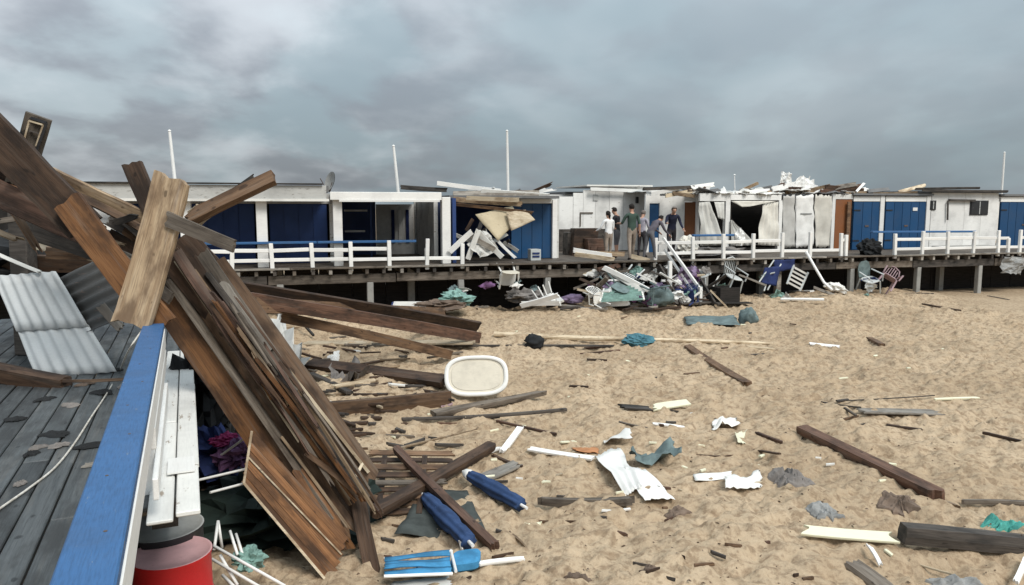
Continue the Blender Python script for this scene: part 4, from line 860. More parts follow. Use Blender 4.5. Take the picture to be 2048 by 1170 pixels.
for (a, b) in (((428, 1092, 5.5), (570, 1172, 5.3)), ((424, 1118, 5.5), (530, 1180, 5.3)), ((436, 1042, 5.7), (428, 1100, 5.5)), ((436, 1042, 5.7), (444, 1095, 5.7)), ((460, 1062, 5.9), (475, 1110, 5.7)), ((472, 1068, 5.9), (486, 1112, 5.7)), ((440, 1110, 5.5), (475, 1170, 5.4)), ((445, 1150, 5.45), (480, 1185, 5.3))):
    part(ch, 'tube', MB().tube([at(*a), at(*b)], .012, 8), 'paint_white', 0, True)
lump('plastic_bag', 'pale mint plastic bag behind the white chair frame', 'bag', at(497, 1120, 5.75), .12, .1, .09, 'cloth_mint', 59, .2, None, None, .5)
# litter on the boardwalk
for i, (px, py, w, m) in enumerate(((112, 870, .07, 'cloth_dark'), (192, 892, .07, 'cloth_dark'), (118, 893, .045, 'cloth_stone'), (75, 898, .04, 'cloth_stone'), (62, 910, .035, 'cloth_dark'), (250, 775, .06, 'cloth_stone'), (205, 785, .07, 'cloth_dark'), (140, 812, .06, 'cloth_stone'), (30, 840, .05, 'cloth_dark'), (225, 742, .08, 'cloth_dark'), (90, 800, .05, 'cloth_dark'), (170, 770, .06, 'cloth_brownrag'), (40, 970, .03, 'cloth_stone'))):
    p = onz(px, py, DZ); crumple('leaf_clump', 'dark sodden clump of leaves on the grey boardwalk', 'leaf clump', p, w * 1.7, w * 1.1, .02, m, 70 + i, i * .4, 'sodden clumps on the boardwalk', 26, 7, DZ + .004)
beam('small pale broken lath on the boardwalk by the blue rail', (160, 932, 4.75), (205, 922, 4.8), .03, .012, 'wood_driftgrey', 0)

# ------------------------------------------------------------------ boards lying on the sand
def gplank(label, p, q_, w, t, mat, roll=0, lift=None, jag=(.04, .04), taper=(1, 1), cat='plank', name='plank', group=None, z=(0, 0), bow=.012):
    a, b = G(*p), G(*q_); h = t * .32 - .012 if lift is None else lift
    up_ = max(0, max(H(*(a.lerp(b, f / 12)).xy) - (a.z + (b.z - a.z) * f / 12) for f in range(13)))
    a.z += h + z[0] + up_ * .7; b.z += h + z[1] + up_ * .7
    return plank(name, label, cat, a, b, w, t, mat, Vector((0, 0, 1)), roll, jag, bow, taper, group)
gplank('long dark brown beam lying alone on the open sand at right', (1603, 864), (1884, 1002), .17, .11, 'wood_red', 8, jag=(.02, .12), cat='beam', name='beam')
gplank('pale splintered tip beyond the long dark beam at right', (1868, 996), (1928, 1018), .05, .03, 'wood_tan', 0, jag=(.02, .1), taper=(1, .4))
gplank('thick charcoal square timber at the lower right edge', (1803, 1090), (2110, 1122), .16, .17, 'wood_charcoal', 0, z=(-.05, -.05), jag=(.0, .0), cat='timber', name='timber')
gplank('cream painted board left of the thick charcoal timber', (1588, 1070), (1800, 1088), .15, .025, 'paint_cream', 14, z=(.05, .05), jag=(.12, .1))
gplank('brown board lying aslant in the middle distance right of centre', (1374, 696), (1499, 775), .16, .08, 'wood_brown', 10, jag=(.05, .1), bow=.05)
gplank('flat weathered grey board on the sand at right', (1712, 826), (1888, 830), .26, .03, 'wood_driftgrey', 0, jag=(.1, .15))
gplank('long thin dark lath meeting the flat grey board', (1640, 806), (1725, 818), .03, .02, 'wood_charcoal', 0)
gplank('white painted lath end right above the flat grey board', (1868, 799), (1960, 796), .05, .03, 'paint_cream', 10)
gplank('thin dark cable like lath running to the white lath', (1690, 811), (1870, 800), .018, .015, 'wood_charcoal', 0)
gplank('short dark stick below the flat grey board', (1768, 852), (1846, 863), .06, .04, 'wood_dark', 0)
gplank('short split stick at the left end of the flat grey board', (1688, 815), (1714, 832), .035, .03, 'wood_grey', 0)
gplank('dark stick at the right edge above the long beam', (1965, 869), (2070, 894), .05, .04, 'wood_dark', 0)
gplank('grey driftwood stick right of the long beam tip', (1920, 1012), (2080, 1018), .07, .05, 'wood_grey', 0, taper=(.5, 1))
gplank('grey driftwood log in the centre foreground', (1066, 1016), (1272, 1016), .10, .08, 'wood_grey', 0, jag=(.1, .1), taper=(.6, 1), bow=.03)
gplank('thin white lath under the grey driftwood log', (1200, 1030), (1262, 1026), .025, .02, 'paint_white', 0)
gplank('narrow white board pointing at the white corrugated pieces', (1056, 905), (1192, 926), .09, .03, 'paint_white', 12, z=(.01, .01))
gplank('thin red brown stick left of centre on the sand', (990, 844), (1114, 872), .04, .035, 'wood_red', 0)
gplank('short white board tilted up near the crossed beams', (1004, 914), (1042, 876), .09, .05, 'paint_white', 14, z=(.02, .12))
gplank('small brown stick below the white sheet scraps', (1510, 868), (1566, 889), .05, .04, 'wood_red', 0)
gplank('narrow dark stick left of the dark rag', (1390, 911), (1470, 913), .03, .02, 'wood_dark', 0)
gplank('dark flat chip above the dark rag', (1515, 908), (1560, 916), .06, .02, 'wood_dark', 0)
gplank('black flat board half under the white scrap in the middle', (1232, 818), (1312, 824), .15, .03, 'wood_charcoal', 8, jag=(.15, .1))
gplank('white broken scrap next to the black flat board', (1300, 826), (1396, 812), .17, .03, 'paint_cream', 16, jag=(.1, .25), z=(.03, .03))
gplank('thin white strip below the white broken scrap', (1304, 848), (1372, 856), .06, .02, 'paint_white', 10)
gplank('long thin grey lath below the white strip', (1235, 850), (1310, 866), .04, .02, 'wood_grey', 0)
gplank('brown stick beside the teal bag pole', (1160, 709), (1240, 701), .06, .04, 'wood_red', 0)
gplank('second brown stick under the pale pole', (1168, 699), (1226, 694), .05, .04, 'wood_red', 0)
gplank('short dark stick left of centre below the brown sticks', (1172, 722), (1216, 724), .06, .04, 'wood_dark', 0)
gplank('short dark stick alone in the middle sand', (1136, 776), (1178, 778), .05, .03, 'wood_dark', 0)
gplank('blue white board alone on the sand at middle right', (1616, 690), (1682, 697), .14, .03, 'paint_white', 10, z=(.02, .02))
gplank('short brown block on the sand at right', (1738, 678), (1764, 692), .16, .07, 'wood_brown', 0)
gplank('thin dark stick on the far sand at right', (1845, 612), (1922, 626), .08, .05, 'wood_dark', 0)
gplank('faint grey stick on the far sand near the pier', (1808, 588), (1868, 588), .06, .04, 'wood_grey', 0)
gplank('faint grey stick at the far right near the pier', (1975, 592), (2018, 600), .06, .04, 'wood_grey', 0)
gplank('pale chip on the sand right of the pale pole', (1495, 696), (1550, 700), .07, .03, 'wood_pale', 0)
gplank('small cream slat above the narrow white board', (1118, 886), (1152, 884), .05, .02, 'paint_cream', 0)
gplank('small cream slat right of the rolled parasol', (1050, 1050), (1088, 1048), .05, .02, 'paint_cream', 0)
gplank('little tan splinter right of the lower parasol', (1022, 1068), (1056, 1100), .035, .02, 'wood_tan', 0, taper=(1, .3))
gplank('white slat sticking out of the bright blue wreck', (950, 1143), (1056, 1126), .05, .025, 'paint_white', 6, z=(.04, .02))
gplank('grey rotten board at the bottom right edge', (1690, 1122), (1775, 1185), .22, .07, 'wood_grey', -10, jag=(.08, .02))
gplank('white splinter standing by the grey rotten board', (1733, 1108), (1762, 1138), .04, .02, 'paint_white', 0, z=(.1, .02))
gplank('second white splinter by the grey rotten board', (1762, 1112), (1790, 1132), .04, .02, 'paint_cream', 0, z=(.03, .02))
gplank('thin pale lath near the bottom right corner', (1810, 1128), (1910, 1158), .02, .015, 'wood_pale', 0)
gplank('white broken slat at the bottom right corner', (2030, 1172), (2052, 1138), .05, .03, 'paint_white', 0, z=(.0, .1))
# long pale pole with things on it
single('pole', 'long pale pole lying across the middle of the sand', 'pole', MB().tube([G(988, 676) + Vector((0, 0, .10)), G(1150, 684) + Vector((0, 0, .10)), G(1290, 688) + Vector((0, 0, .10)), G(1420, 690) + Vector((0, 0, .09)), G(1545, 692) + Vector((0, 0, .06))], [.06, .06, .05, .045, .035], 8), 'wood_pale', G(988, 676))
gplank('dark lath lying just below the long pale pole', (905, 692), (1230, 692), .08, .04, 'wood_charcoal', 0)
rag('round black bundle on the long pale pole', 1068, 694, 38, 22, 'cloth_dark', 81, .19, .25, 'bundle', 'bundle', .5)
rag('teal blue bag at the right part of the pale pole', 1275, 690, 60, 12, 'cloth_teal', 82, .16, .3, 'bag', 'bag', .6)
# corrugated white scraps
def gsheet(label, pts, mat, waves, amp, seed, lifts=(.05, .03, .03, .02), torn=.05, cat='sheet', name='broken_sheet', rough=.03):
    c = [G(*p) + Vector((0, 0, l + amp)) for p, l in zip(pts, lifts)]
    return sheet4(name, label, cat, c, mat, .006, seed, rough, max(10, waves * 6), 8, None, torn, None, waves, amp)
gsheet('upper left broken white corrugated piece in the sand centre', [(1190, 920), (1240, 902), (1288, 984), (1252, 996)], 'plastic_white', 3, .006, 91, (.06, .05, .04, .03))
gsheet('lower right broken white corrugated piece touching the upper one', [(1246, 950), (1292, 952), (1354, 1006), (1290, 1012)], 'plastic_white', 3, .006, 92, (.1, .06, .03, .03))
gsheet('flat white strip of sheet left of the dark rag', [(1384, 958), (1464, 952), (1466, 966), (1390, 967)], 'plastic_white', 0, 0.0, 93, (.06, .06, .04, .04), .03)
gsheet('white corrugated scrap right of the flat white strip', [(1448, 960), (1526, 946), (1528, 984), (1446, 990)], 'plastic_white', 2, .008, 94, (.07, .06, .03, .02), .14, rough=.06)
gsheet('grey crumpled scrap above the white corrugated pieces', [(1198, 882), (1266, 874), (1268, 888), (1204, 892)], 'plastic_white', 2, .01, 95, (.07, .07, .02, .02), .12, rough=.06)
gsheet('white wavy scrap left of the little white tag', [(1420, 850), (1478, 842), (1482, 858), (1424, 864)], 'plastic_white', 2, .012, 96, (.07, .06, .02, .01), .14, rough=.08)
gsheet('little white tag standing in the sand', [(1470, 872), (1496, 866), (1496, 888), (1474, 894)], 'paint_cream', 1, .006, 97, (.08, .07, .02, .02), .16, rough=.05)
gsheet('blue grey torn plastic behind the white corrugated pieces', [(1252, 925), (1345, 905), (1362, 935), (1265, 950)], 'cloth_tealgrey', 2, .02, 98, (.12, .1, .04, .06), .12, rough=.12)
gsheet('grey fallen flat frame by the teal bucket on the far sand', [(1366, 640), (1470, 636), (1484, 652), (1372, 654)], 'cloth_tealgrey', 0, 0, 99, (.1, .1, .03, .03), .04)
gsheet('orange scrap beside the narrow white board', [(1142, 900), (1196, 898), (1200, 912), (1148, 908)], 'cloth_orange', 0, 0, 100, (.05, .05, .02, .02), .1)
rag('teal bucket like bundle on the far sand', 1496, 648, 36, 14, 'cloth_tealgrey', 83, .28, .2, 'bundle', 'bundle', .5)
rag('dark grey rag half buried right of the white scraps', 1585, 958, 90, 34, 'cloth_stone', 84, .12, .5)
rag('grey crumpled rag left of the brown rag', 1648, 1022, 72, 32, 'cloth_grey', 85, .07, .6)
rag('brown grey rag under the long dark beam', 1795, 1010, 72, 40, 'cloth_brownrag', 86, .08, .6)
rag('turquoise folded parasol cloth at the right edge', 2020, 1060, 128, 30, 'cloth_turquoise', 87, .10, .35, 'parasol_cloth', 'cloth')
rag('grey rag in the bottom right corner', 1905, 1168, 130, 28, 'cloth_grey', 88, .06, .6)
rag('dark brown lump at the bottom near the grey board', 1160, 1160, 60, 22, 'cloth_brownrag', 89, .05, .6)
rag('dark lump in front of the white corrugated pieces', 1352, 1026, 60, 18, 'cloth_brownrag', 90, .05, .6)
rag('small pinkish brown lump in the foreground sand', 1300, 1136, 34, 14, 'cloth_brownrag', 92, .03, .6)
# table top
tt = thing('table_top', 'white oval plastic table top propped on its edge in the sand', 'table top', G(952, 800))
c0 = G(952, 796); k = c0.y / FPX; hw, hh = 66 * k, 43 * k; ctr = c0 + Vector((0, .17, hh * .97))
ex_ = Vector((1, .05, .02)).normalized(); nz_ = Vector((.03, -.9, .42)).normalized(); ey_ = nz_.cross(ex_).normalized(); ex_ = ey_.cross(nz_)
def sup(a, b, n=56, e=2.9): return [(a * math.copysign(abs(math.cos(t)) ** (2 / e), math.cos(t)), b * math.copysign(abs(math.sin(t)) ** (2 / e), math.sin(t))) for t in [2 * math.pi * i / n for i in range(n)]]
def plate(prof, n=56):
    mb = MB(); vs = [ctr + ex_ * x + ey_ * y + nz_ * h for (f, h) in prof for (x, y) in sup(hw * f, hh * f if f > .95 else hh * (f - (1 - f) * .35), n)]
    fs = [(j * n + i, j * n + (i + 1) % n, (j + 1) * n + (i + 1) % n, (j + 1) * n + i) for j in range(len(prof) - 1) for i in range(n)]
    return mb.add(vs, fs)
part(tt, 'rim', plate([(.97, -.05), (1.0, -.04), (1.0, .0), (.985, .014), (.88, .014), (.865, .0), (.865, -.03)]), 'plastic_white', 0, True)
ins = plate([(.862, -.012), (.80, -.016), (.78, -.006), (.76, -.006)]); nfs = len(ins.v); ins.add([ctr + ex_ * x + ey_ * y + nz_ * -.006 for (x, y) in sup(hw * .76, hh * .676)], [tuple(range(56))])
part(tt, 'panel', ins, 'plastic_beige', 0, False)
part(tt, 'back', plate([(.97, -.05), (.5, -.05), (.02, -.05)]), 'plastic_beige')
gplank('small pinkish board under the table top', (905, 806), (880, 812), .2, .03, 'cloth_pink', 0)

# ------------------------------------------------------------------ boards between the pile and the table top
def mix_plank(label, a, b, w, t, mat, roll=0, jag=(.03, .03), normal=None, **k): return plank('plank', label, 'plank', a, b, w, t, mat, normal or 'cam', roll, jag, .02, **k)
mix_plank('upper long dark board running from the pile down to the sand', at(398, 566, 12.6), G(958, 672) + Vector((0, 0, .22)), .30, .07, 'wood_dark', 30)
mix_plank('middle long brown board running from the pile down to the sand', at(430, 588, 12.4), G(960, 686) + Vector((0, 0, .12)), .26, .08, 'wood_red', 8)
mix_plank('lower long brown board under the other two running boards', at(440, 606, 12.2), G(890, 668) + Vector((0, 0, .5)), .28, .05, 'wood_brown', -12)
mix_plank('olive brown board slanting below the long running boards', at(560, 634, 13.6), G(905, 716) + Vector((0, 0, .06)), .20, .06, 'wood_brown', 10)
gplank('pale flat board behind the dark half buried board', (608, 692), (952, 690), .45, .04, 'wood_pale', 0)
gplank('dark half buried board pointing at the table top', (618, 738), (892, 776), .26, .12, 'wood_dark', 25)
gplank('brown board on edge below the table top', (640, 832), (905, 806), .12, .24, 'wood_brown', 0, jag=(.02, .06))
gplank('grey brown tapered board right of the brown one on edge', (865, 838), (1098, 798), .18, .08, 'wood_grey', 10, taper=(1, .4), jag=(.02, .2), z=(0, .05))
gplank('thin dark branch below the grey tapered board', (800, 840), (1135, 820), .05, .05, 'wood_charcoal', 0, bow=.06)
gplank('thin dark stick among rubble left of the half buried board', (585, 645), (628, 680), .06, .05, 'wood_charcoal', 0, z=(.3, .1))
gplank('pale lath with holes in the rubble left of the table top', (665, 780), (752, 766), .12, .03, 'wood_pale', 10, z=(.03, .03))
gplank('dark short stick below the pale lath', (705, 792), (778, 792), .06, .04, 'wood_dark', 0)
gplank('second dark board crossing the rubble beside the plank fan', (620, 752), (700, 792), .12, .05, 'wood_charcoal', 0)
single('branch', 'long thin pale branch from the plank fan across the sand', 'branch', MB().tube([G(732, 932) + Vector((0, 0, .12)), G(800, 912) + Vector((0, 0, .11)), G(880, 890) + Vector((0, 0, .10)), G(955, 866) + Vector((0, 0, .06))], [.022, .02, .016, .007], 7), 'wood_tan', G(732, 932))
gsheet('pale tattered sheet hanging by the right edge of the plank fan', [(505, 690), (560, 655), (622, 745), (590, 770)], 'cloth_palegrey', 0, 0, 110, (.5, .3, .15, .2), .2, rough=.18)
gsheet('grey crumpled sheet in the rubble beside the plank fan', [(650, 750), (720, 738), (745, 760), (670, 775)], 'cloth_stone', 0, 0, 111, (.12, .1, .05, .05), .2, rough=.15)
gsheet('white crumpled scrap far left behind the running boards', [(452, 585), (540, 578), (560, 590), (470, 596)], 'cloth_white', 0, 0, 112, (.9, .8, .6, .6), .2, rough=.25)
rag('small white scrap lying behind the half buried board', 668, 718, 22, 12, 'cloth_white', 93, .09, .5)
gplank('white flat plank in front of the pier below the veranda', (455, 592), (582, 596), .16, .06, 'paint_white', 0, z=(.25, .25))
gplank('small rust pipe stub before the pier at left', (540, 600), (552, 590), .1, .3, 'rust_steel', 0, z=(.3, .3), cat='pipe', name='pipe')
gplank('long grey brown log lying before the pier at left', (560, 604), (872, 608), .22, .24, 'wood_brown', 0, z=(.06, .06), cat='log', name='log')
gplank('thin white strip in front of the long log', (640, 622), (700, 628), .06, .04, 'paint_white', 0)
# crossed beams, slatted pallet and parasols
gplank('dark brown beam sloping up right across the slatted pallet', (742, 1056), (985, 906), .15, .09, 'wood_dark', 10, z=(.10, .06), cat='beam', name='beam')
gplank('red brown beam crossing over the other beam by the parasols', (792, 944), (992, 1104), .10, .08, 'wood_red', 10, z=(.28, .02), cat='beam', name='beam')
pal = thing('slatted_pallet', 'weathered slatted pallet between the plank fan and crossed beams', 'pallet', G(820, 985))
for i in range(9):
    f = i / 8; a, b = G(738 - 6 * f, 938 + 100 * f), G(915 - 40 * f, 932 + 95 * f); a.z += .05 + .16 * (1 - f); b.z += .04 + .12 * (1 - f)
    plank('slat', None, None, a, b, .085, .02, RNG.choice(['wood_dark', 'wood_brown', 'wood_grey']), Vector((0, -.3, 1)), RNG.uniform(-14, 14), (.03, .05), .01, (1, 1), None, pal)
for px in (770, 850):
    a, b = G(px, 938), G(px - 12, 1035); plank('runner', None, None, a + Vector((0, 0, .15)), b + Vector((0, 0, .02)), .07, .06, 'wood_dark', Vector((0, 0, 1)), 0, (.0, .0), .005, (1, 1), None, pal)
gsheet('dark grey green flat mat under the crossed beams', [(788, 1078), (972, 1066), (935, 988), (842, 990)], 'cloth_matgrey', 2, .004, 113, (.02, .02, .04, .04), .01, 'mat', 'flat_mat')
gplank('grey weathered board end beyond the crossed beams', (962, 958), (1040, 925), .2, .03, 'wood_driftgrey', 0, jag=(.05, .12))
gplank('dark stick right of the crossed beams tip', (985, 912), (1045, 936), .05, .04, 'wood_dark', 0)
gplank('white small chip at the beam tip', (978, 908), (1006, 900), .07, .03, 'paint_white', 0, z=(.03, .03))
def parasol(label, p, q_, r, mats, z=(.06, .06), cap=True):
    a, b = G(*p) + Vector((0, 0, z[0] + r)), G(*q_) + Vector((0, 0, z[1] + r)); d = (b - a).normalized(); L = (b - a).length
    t = thing('folded_parasol', label, 'parasol', a - Vector((0, 0, r)))
    e1 = Vector((0, 0, 1)).cross(d).normalized(); e2 = d.cross(e1); mb = MB(); vs = []; n = 36; m = 12; fs = []
    for j in range(m + 1):
        f = j / m; rr = r * (.75 + .4 * math.sin(min(1, f * 1.3) * math.pi * .75)) * (1 - .35 * max(0, f - .7)) * (.86 if j in (4, 9) else 1)
        for i in range(n):
            an = 2 * math.pi * i / n; k = 1 + .10 * math.sin(an * 7 + f * 2.2) + .06 * mnoise.noise(Vector((f * 5, math.cos(an) * 2, math.sin(an) * 2)))
            vs.append(a + d * (L * f) + (e1 * math.cos(an) + e2 * math.sin(an)) * rr * k)
    for j in range(m):
        for i in range(n): fs.append((j * n + i, j * n + (i + 1) % n, (j + 1) * n + (i + 1) % n, (j + 1) * n + i))
    fs.append(tuple(range(n - 1, -1, -1))); fs.append(tuple(m * n + i for i in range(n)))
    part(t, 'canopy', mb.add(vs, fs), mats[0], 0, True); part(t, 'pole', MB().tube([a - d * .12, b + d * .1], .018, 8), 'paint_white')
    part(t, 'strap', MB().tube([a + d * L * .36, a + d * (L * .36 + .03)], r * 1.02, 20), mats[0])
    if cap: part(t, 'cap', MB().tube([a - d * .10, a - d * .06, a, a + d * .03], [r * .35, r * .7, r * .86, r * .86], 14), 'plastic_white', 0, True)
    return t
parasol('rolled blue parasol with white cap right of the crossed beams', (938, 972), (1042, 1034), .075, ('cloth_blue',))
parasol('rolled blue parasol lying under the red brown beam', (852, 1020), (938, 1112), .08, ('cloth_blue',), cap=False)
for i, (p, q_) in enumerate((((928, 1098), (944, 1112)), ((918, 1100), (925, 1114)))): gplank('%s white rib end of the parasol under the beam' % ('right' if i == 0 else 'left'), p, q_, .02, .02, 'paint_white', 0, z=(.1, .03), name='rib', cat='rib')
# bright blue wreck at the bottom
bw = thing('beach_lounger', 'bright blue flattened lounger at the bottom edge of the sand', 'lounger', G(860, 1150))
c = [G(768, 1172), G(905, 1168), G(900, 1122), G(770, 1136)]
for i in range(4):
    f0, f1 = i / 4 + .01, (i + 1) / 4 - .01; q4 = [c[0].lerp(c[3], f0), c[1].lerp(c[2], f0), c[1].lerp(c[2], f1), c[0].lerp(c[3], f1)]
    sheet4('slat', None, None, [x + Vector((0, 0, .10 + .02 * (i % 2))) for x in q4], 'cloth_brightblue', .012, 120 + i, .015, 8, 3, None, .02, bw)
hd = G(932, 1142) + Vector((0, 0, .1)); mb = MB(); vs = [hd + Vector((x, y + .3 * x, .05 * (1 if z_ else -1))) for z_ in (0, 1) for x, y in sup(.13, .13, 24, 4)]
part(bw, 'headrest', mb.add(vs, [tuple(range(23, -1, -1)), tuple(range(24, 48))] + [(i, (i + 1) % 24, 24 + (i + 1) % 24, 24 + i) for i in range(24)]), 'cloth_brightblue', .02)
for a, b in (((768, 1140), (905, 1124)), ((768, 1176), (905, 1170)), ((902, 1122), (912, 1165))): part(bw, 'frame', MB().tube([G(*a) + Vector((0, 0, .1)), G(*b) + Vector((0, 0, .1))], .014, 8), 'paint_white')
gsheet('pale torn sheet under the bright blue lounger', [(770, 1182), (915, 1178), (900, 1162), (780, 1168)], 'cloth_palegrey', 0, 0, 114, (.03, .03, .05, .05), .1)

# ------------------------------------------------------------------ wreckage in front of and under the far pier
def chair(label, c, rx, ry, rz, mat, sc=1.0, back_mat=None, group=None, lattice=False):
    M = Matrix.Translation(Vector(c)) @ Matrix.Rotation(rz, 4, 'Z') @ Matrix.Rotation(rx, 4, 'X') @ Matrix.Rotation(ry, 4, 'Y') @ Matrix.Scale(sc, 4)
    o = bpy.data.objects.new('garden_chair', None); COL.objects.link(o); o.matrix_basis = M; tag(o, label, 'chair', group)
    def pt(name, mb, m=mat, smooth=False, bevel=.008): return link(name, mb.mesh(name), m, o, None, bevel, smooth)
    mb = MB(); S = sup(.25, .24, 24, 3.2); vs = [(x, y, .0) for x, y in S] + [(x * .95, y * .95, .03) for x, y in S]; pt('seat', mb.add(vs, [tuple(range(23, -1, -1)), tuple(range(24, 48))] + [(i, (i + 1) % 24, 24 + (i + 1) % 24, 24 + i) for i in range(24)]))
    for sx in (-1, 1):
        pt('leg', MB().bar((sx * .21, -.2, .0), (sx * .25, -.24, -.42), .045, .045)); pt('leg', MB().bar((sx * .2, .2, .0), (sx * .24, .28, -.42), .045, .045))
        pt('armrest', MB().bar((sx * .26, -.24, .0), (sx * .28, -.22, .22), .04, .04).bar((sx * .28, -.24, .22), (sx * .24, .24, .24), .05, .03))
    def bk(z): return .22 + z * .25
    if lattice:
        pt('back_frame', MB().tube([(-.22, bk(.03), .03), (-.24, bk(.3), .3), (-.18, bk(.46), .46), (0, bk(.52), .52), (.18, bk(.46), .46), (.24, bk(.3), .3), (.22, bk(.03), .03)], .022, 8), mat, True, 0)
        for i in range(5): x = -.16 + .08 * i; pt('back_slat', MB().bar((x, bk(.03), .03), (x * .9, bk(.48 - abs(x) * .4), .48 - abs(x) * .4), .03, .012, (0, 1, 0)), back_mat or mat)
    else:
        mb = MB(); pr = [(-.22, .03), (.22, .03), (.25, .3), (.2, .45), (.1, .52), (-.1, .52), (-.2, .45), (-.25, .3)]; n = len(pr)
        pt('backrest', mb.add([(x, bk(z), z) for x, z in pr] + [(x, bk(z) + .02, z) for x, z in pr], [tuple(range(n)), tuple(range(2 * n - 1, n - 1, -1))] + [(i, i + n, (i + 1) % n + n, (i + 1) % n) for i in range(n)]), back_mat or mat)
    return o
def hang(px, py, v): return onv(px, py, v)
chair('white and beige plastic chair hanging upside down from the pier edge', hang(1015, 556, -.15), 1.9, 0, PA, 'plastic_white', 1.05, 'plastic_beige')
chair('pale plastic chair hanging under the pier left of the navy folding chair', hang(1467, 555, -.2), .35, .15, PA + .2, 'plastic_pearl', 1.1, 'plastic_pearl', None, True)
chair('pale lattice chair beside the purple cloth at the steps', hang(1392, 570, -.5), 1.5, .5, PA + .9, 'plastic_pearl', .95, None, None, True)
chair('blue backed chair lying against the pier left of the pinkish chair', hang(1740, 560, -.25), .3, -.2, PA + .1, 'plastic_pearl', 1.1, 'cloth_tealgrey')
chair('pinkish lattice chair wedged beside the blue backed chair', hang(1778, 556, -.25), -.3, .6, PA - .5, 'cloth_pink', 1.1, None, None, True)
chair('dark teal garden chair overturned in the heap left of the steps', hang(1218, 578, -1.0), 2.3, .4, PA + .4, 'cloth_tealgrey', 1.0)
chair('grey green garden chair lying in front of the steps', hang(1308, 590, -1.6), 1.7, .9, PA - .6, 'cloth_tealgrey', 1.0, None, None, True)
def ladder(name, label, cat, pts, n, mats, v, slat_mat, th=.05, w=.05):
    a, b, c_, d = [onv(*p, vv) for p, vv in zip(pts, v)]; t = thing(name, label, cat, (a + c_) / 2)
    for p, q_ in ((a, d), (b, c_)): part(t, 'frame', MB().bar(p, q_, w, th), mats)
    for i in range(n):
        f = (i + .5) / n; part(t, 'slat', MB().bar(a.lerp(d, f), b.lerp(c_, f), w * 1.3, th * .5, (ORI - a)), slat_mat)
    return t
ladder('sun_lounger', 'white slatted lounger hanging tilted from the pier', 'lounger', [(1588, 530), (1616, 545), (1600, 582), (1574, 568)], 5, 'plastic_pearl', (-.1, -.1, -.35, -.35), 'plastic_white')
ladder('sun_lounger', 'overturned mint white lounger in the heap left of the steps', 'lounger', [(1208, 578), (1280, 568), (1288, 600), (1200, 604)], 7, 'plastic_white', (-1.2, -1.2, -1.7, -1.7), 'cloth_mint')
ladder('sun_lounger', 'blue and white striped lounger on the sand behind the running boards', 'lounger', [(788, 606), (852, 606), (850, 632), (780, 630)], 8, 'cloth_navy', (-.9, -.9, -2.2, -2.2), 'plastic_white', .06, .1)
fc = thing('folding_chair', 'navy folding chair leaning under the pier beside the white slatted lounger', 'chair', onv(1537, 578, -.3))
for p, q_ in (((1548, 520), (1517, 566)), ((1562, 528), (1535, 580)), ((1538, 552), (1528, 582)), ((1522, 552), (1550, 545))): part(fc, 'frame', MB().tube([onv(*p, -.1), onv(*q_, -.35)], .025, 8), 'plastic_pearl')
sheet4('seat_cloth', None, None, [onv(1528, 535, -.2), onv(1560, 532, -.2), onv(1552, 574, -.3), onv(1522, 566, -.3)], 'cloth_navy', .01, 130, .05, 8, 8, None, .03, fc)
sheet4('hanging_cloth', 'navy cloth hanging from the pier edge above the folding chair', 'cloth', [onv(1545, 520, -.12), onv(1592, 518, -.12), onv(1588, 538, -.1), onv(1552, 545, -.1)], 'cloth_navy', .01, 131, .06, 8, 6, None, .05)
sheet4('hanging_cloth', 'purple cloth draped on the rail of the beach steps', 'cloth', [onv(1352, 532, -.7), onv(1392, 530, -.6), onv(1398, 585, -.8), onv(1346, 590, -1.0)], 'cloth_lilac', .012, 132, .13, 10, 10, None, .1)
sheet4('hanging_cloth', 'grey cloth hanging from the pier at the right edge', 'cloth', [onv(2008, 512, -.12), onv(2056, 512, -.12), onv(2050, 552, -.15), onv(1998, 546, -.15)], 'cloth_grey', .012, 133, .09, 8, 8, None, .08)
sheet4('hanging_cloth', 'pale cloth hanging between the purple cloth and the pier pile', 'cloth', [onv(1395, 535, -.2), onv(1412, 538, -.2), onv(1408, 590, -.3), onv(1394, 585, -.3)], 'cloth_palegrey', .012, 137, .12, 6, 10, None, .1)
vplank('dark red plank standing below the purple cloth', (1362, 572), (1372, 606), -1.0, -1.15, .3, .06, 'wood_dark')
vplank('white slender post at the foot of the purple cloth', (1394, 572), (1393, 606), -1.0, -1.0, .09, .06, 'paint_white')
wpole = [onv(1612, 503, -.15), onv(1630, 535, -.4), onv(1648, 565, -.8), onv(1664, 580, -1.2)]
single('bent_pole', 'long white bent tube leaning from the railing to the sand', 'pole', MB().tube(wpole, .045, 8), 'paint_white', wpole[-1], 0, None, 0, True)
lump('plastic_float', 'small white float shaped wreck under the pier by the bent tube', 'float', onv(1672, 576, -.3), .42, .25, .16, 'plastic_white', 134, PA, Matrix.Rotation(.25, 4, 'Y'), None, .3)
bx = thing('wooden_box', 'dark broken box on the sand before the pier right of the steps', 'box', onv(1446, 606, -.9), PA)
cu, cz = UZ(1446, 604, -.9)
for (u0, u1, v0, v1, z0, z1) in ((-.35, .35, -1.3, -1.26, 0, .5), (-.35, .35, -.7, -.66, 0, .5), (-.35, -.31, -1.255, -.705, 0, .5), (.31, .35, -1.255, -.705, 0, .42), (-.3, .3, -1.25, -.71, .0, .04)): part(bx, 'side', MB().pbox(cu + u0, cu + u1, v0, v1, cz + z0, cz + z1), 'dark_board')
part(bx, 'lid', MB().bar(PW(cu - .5, -1.4, cz + .04), PW(cu + .6, -1.5, cz + .03), .3, .03), 'dark_board')
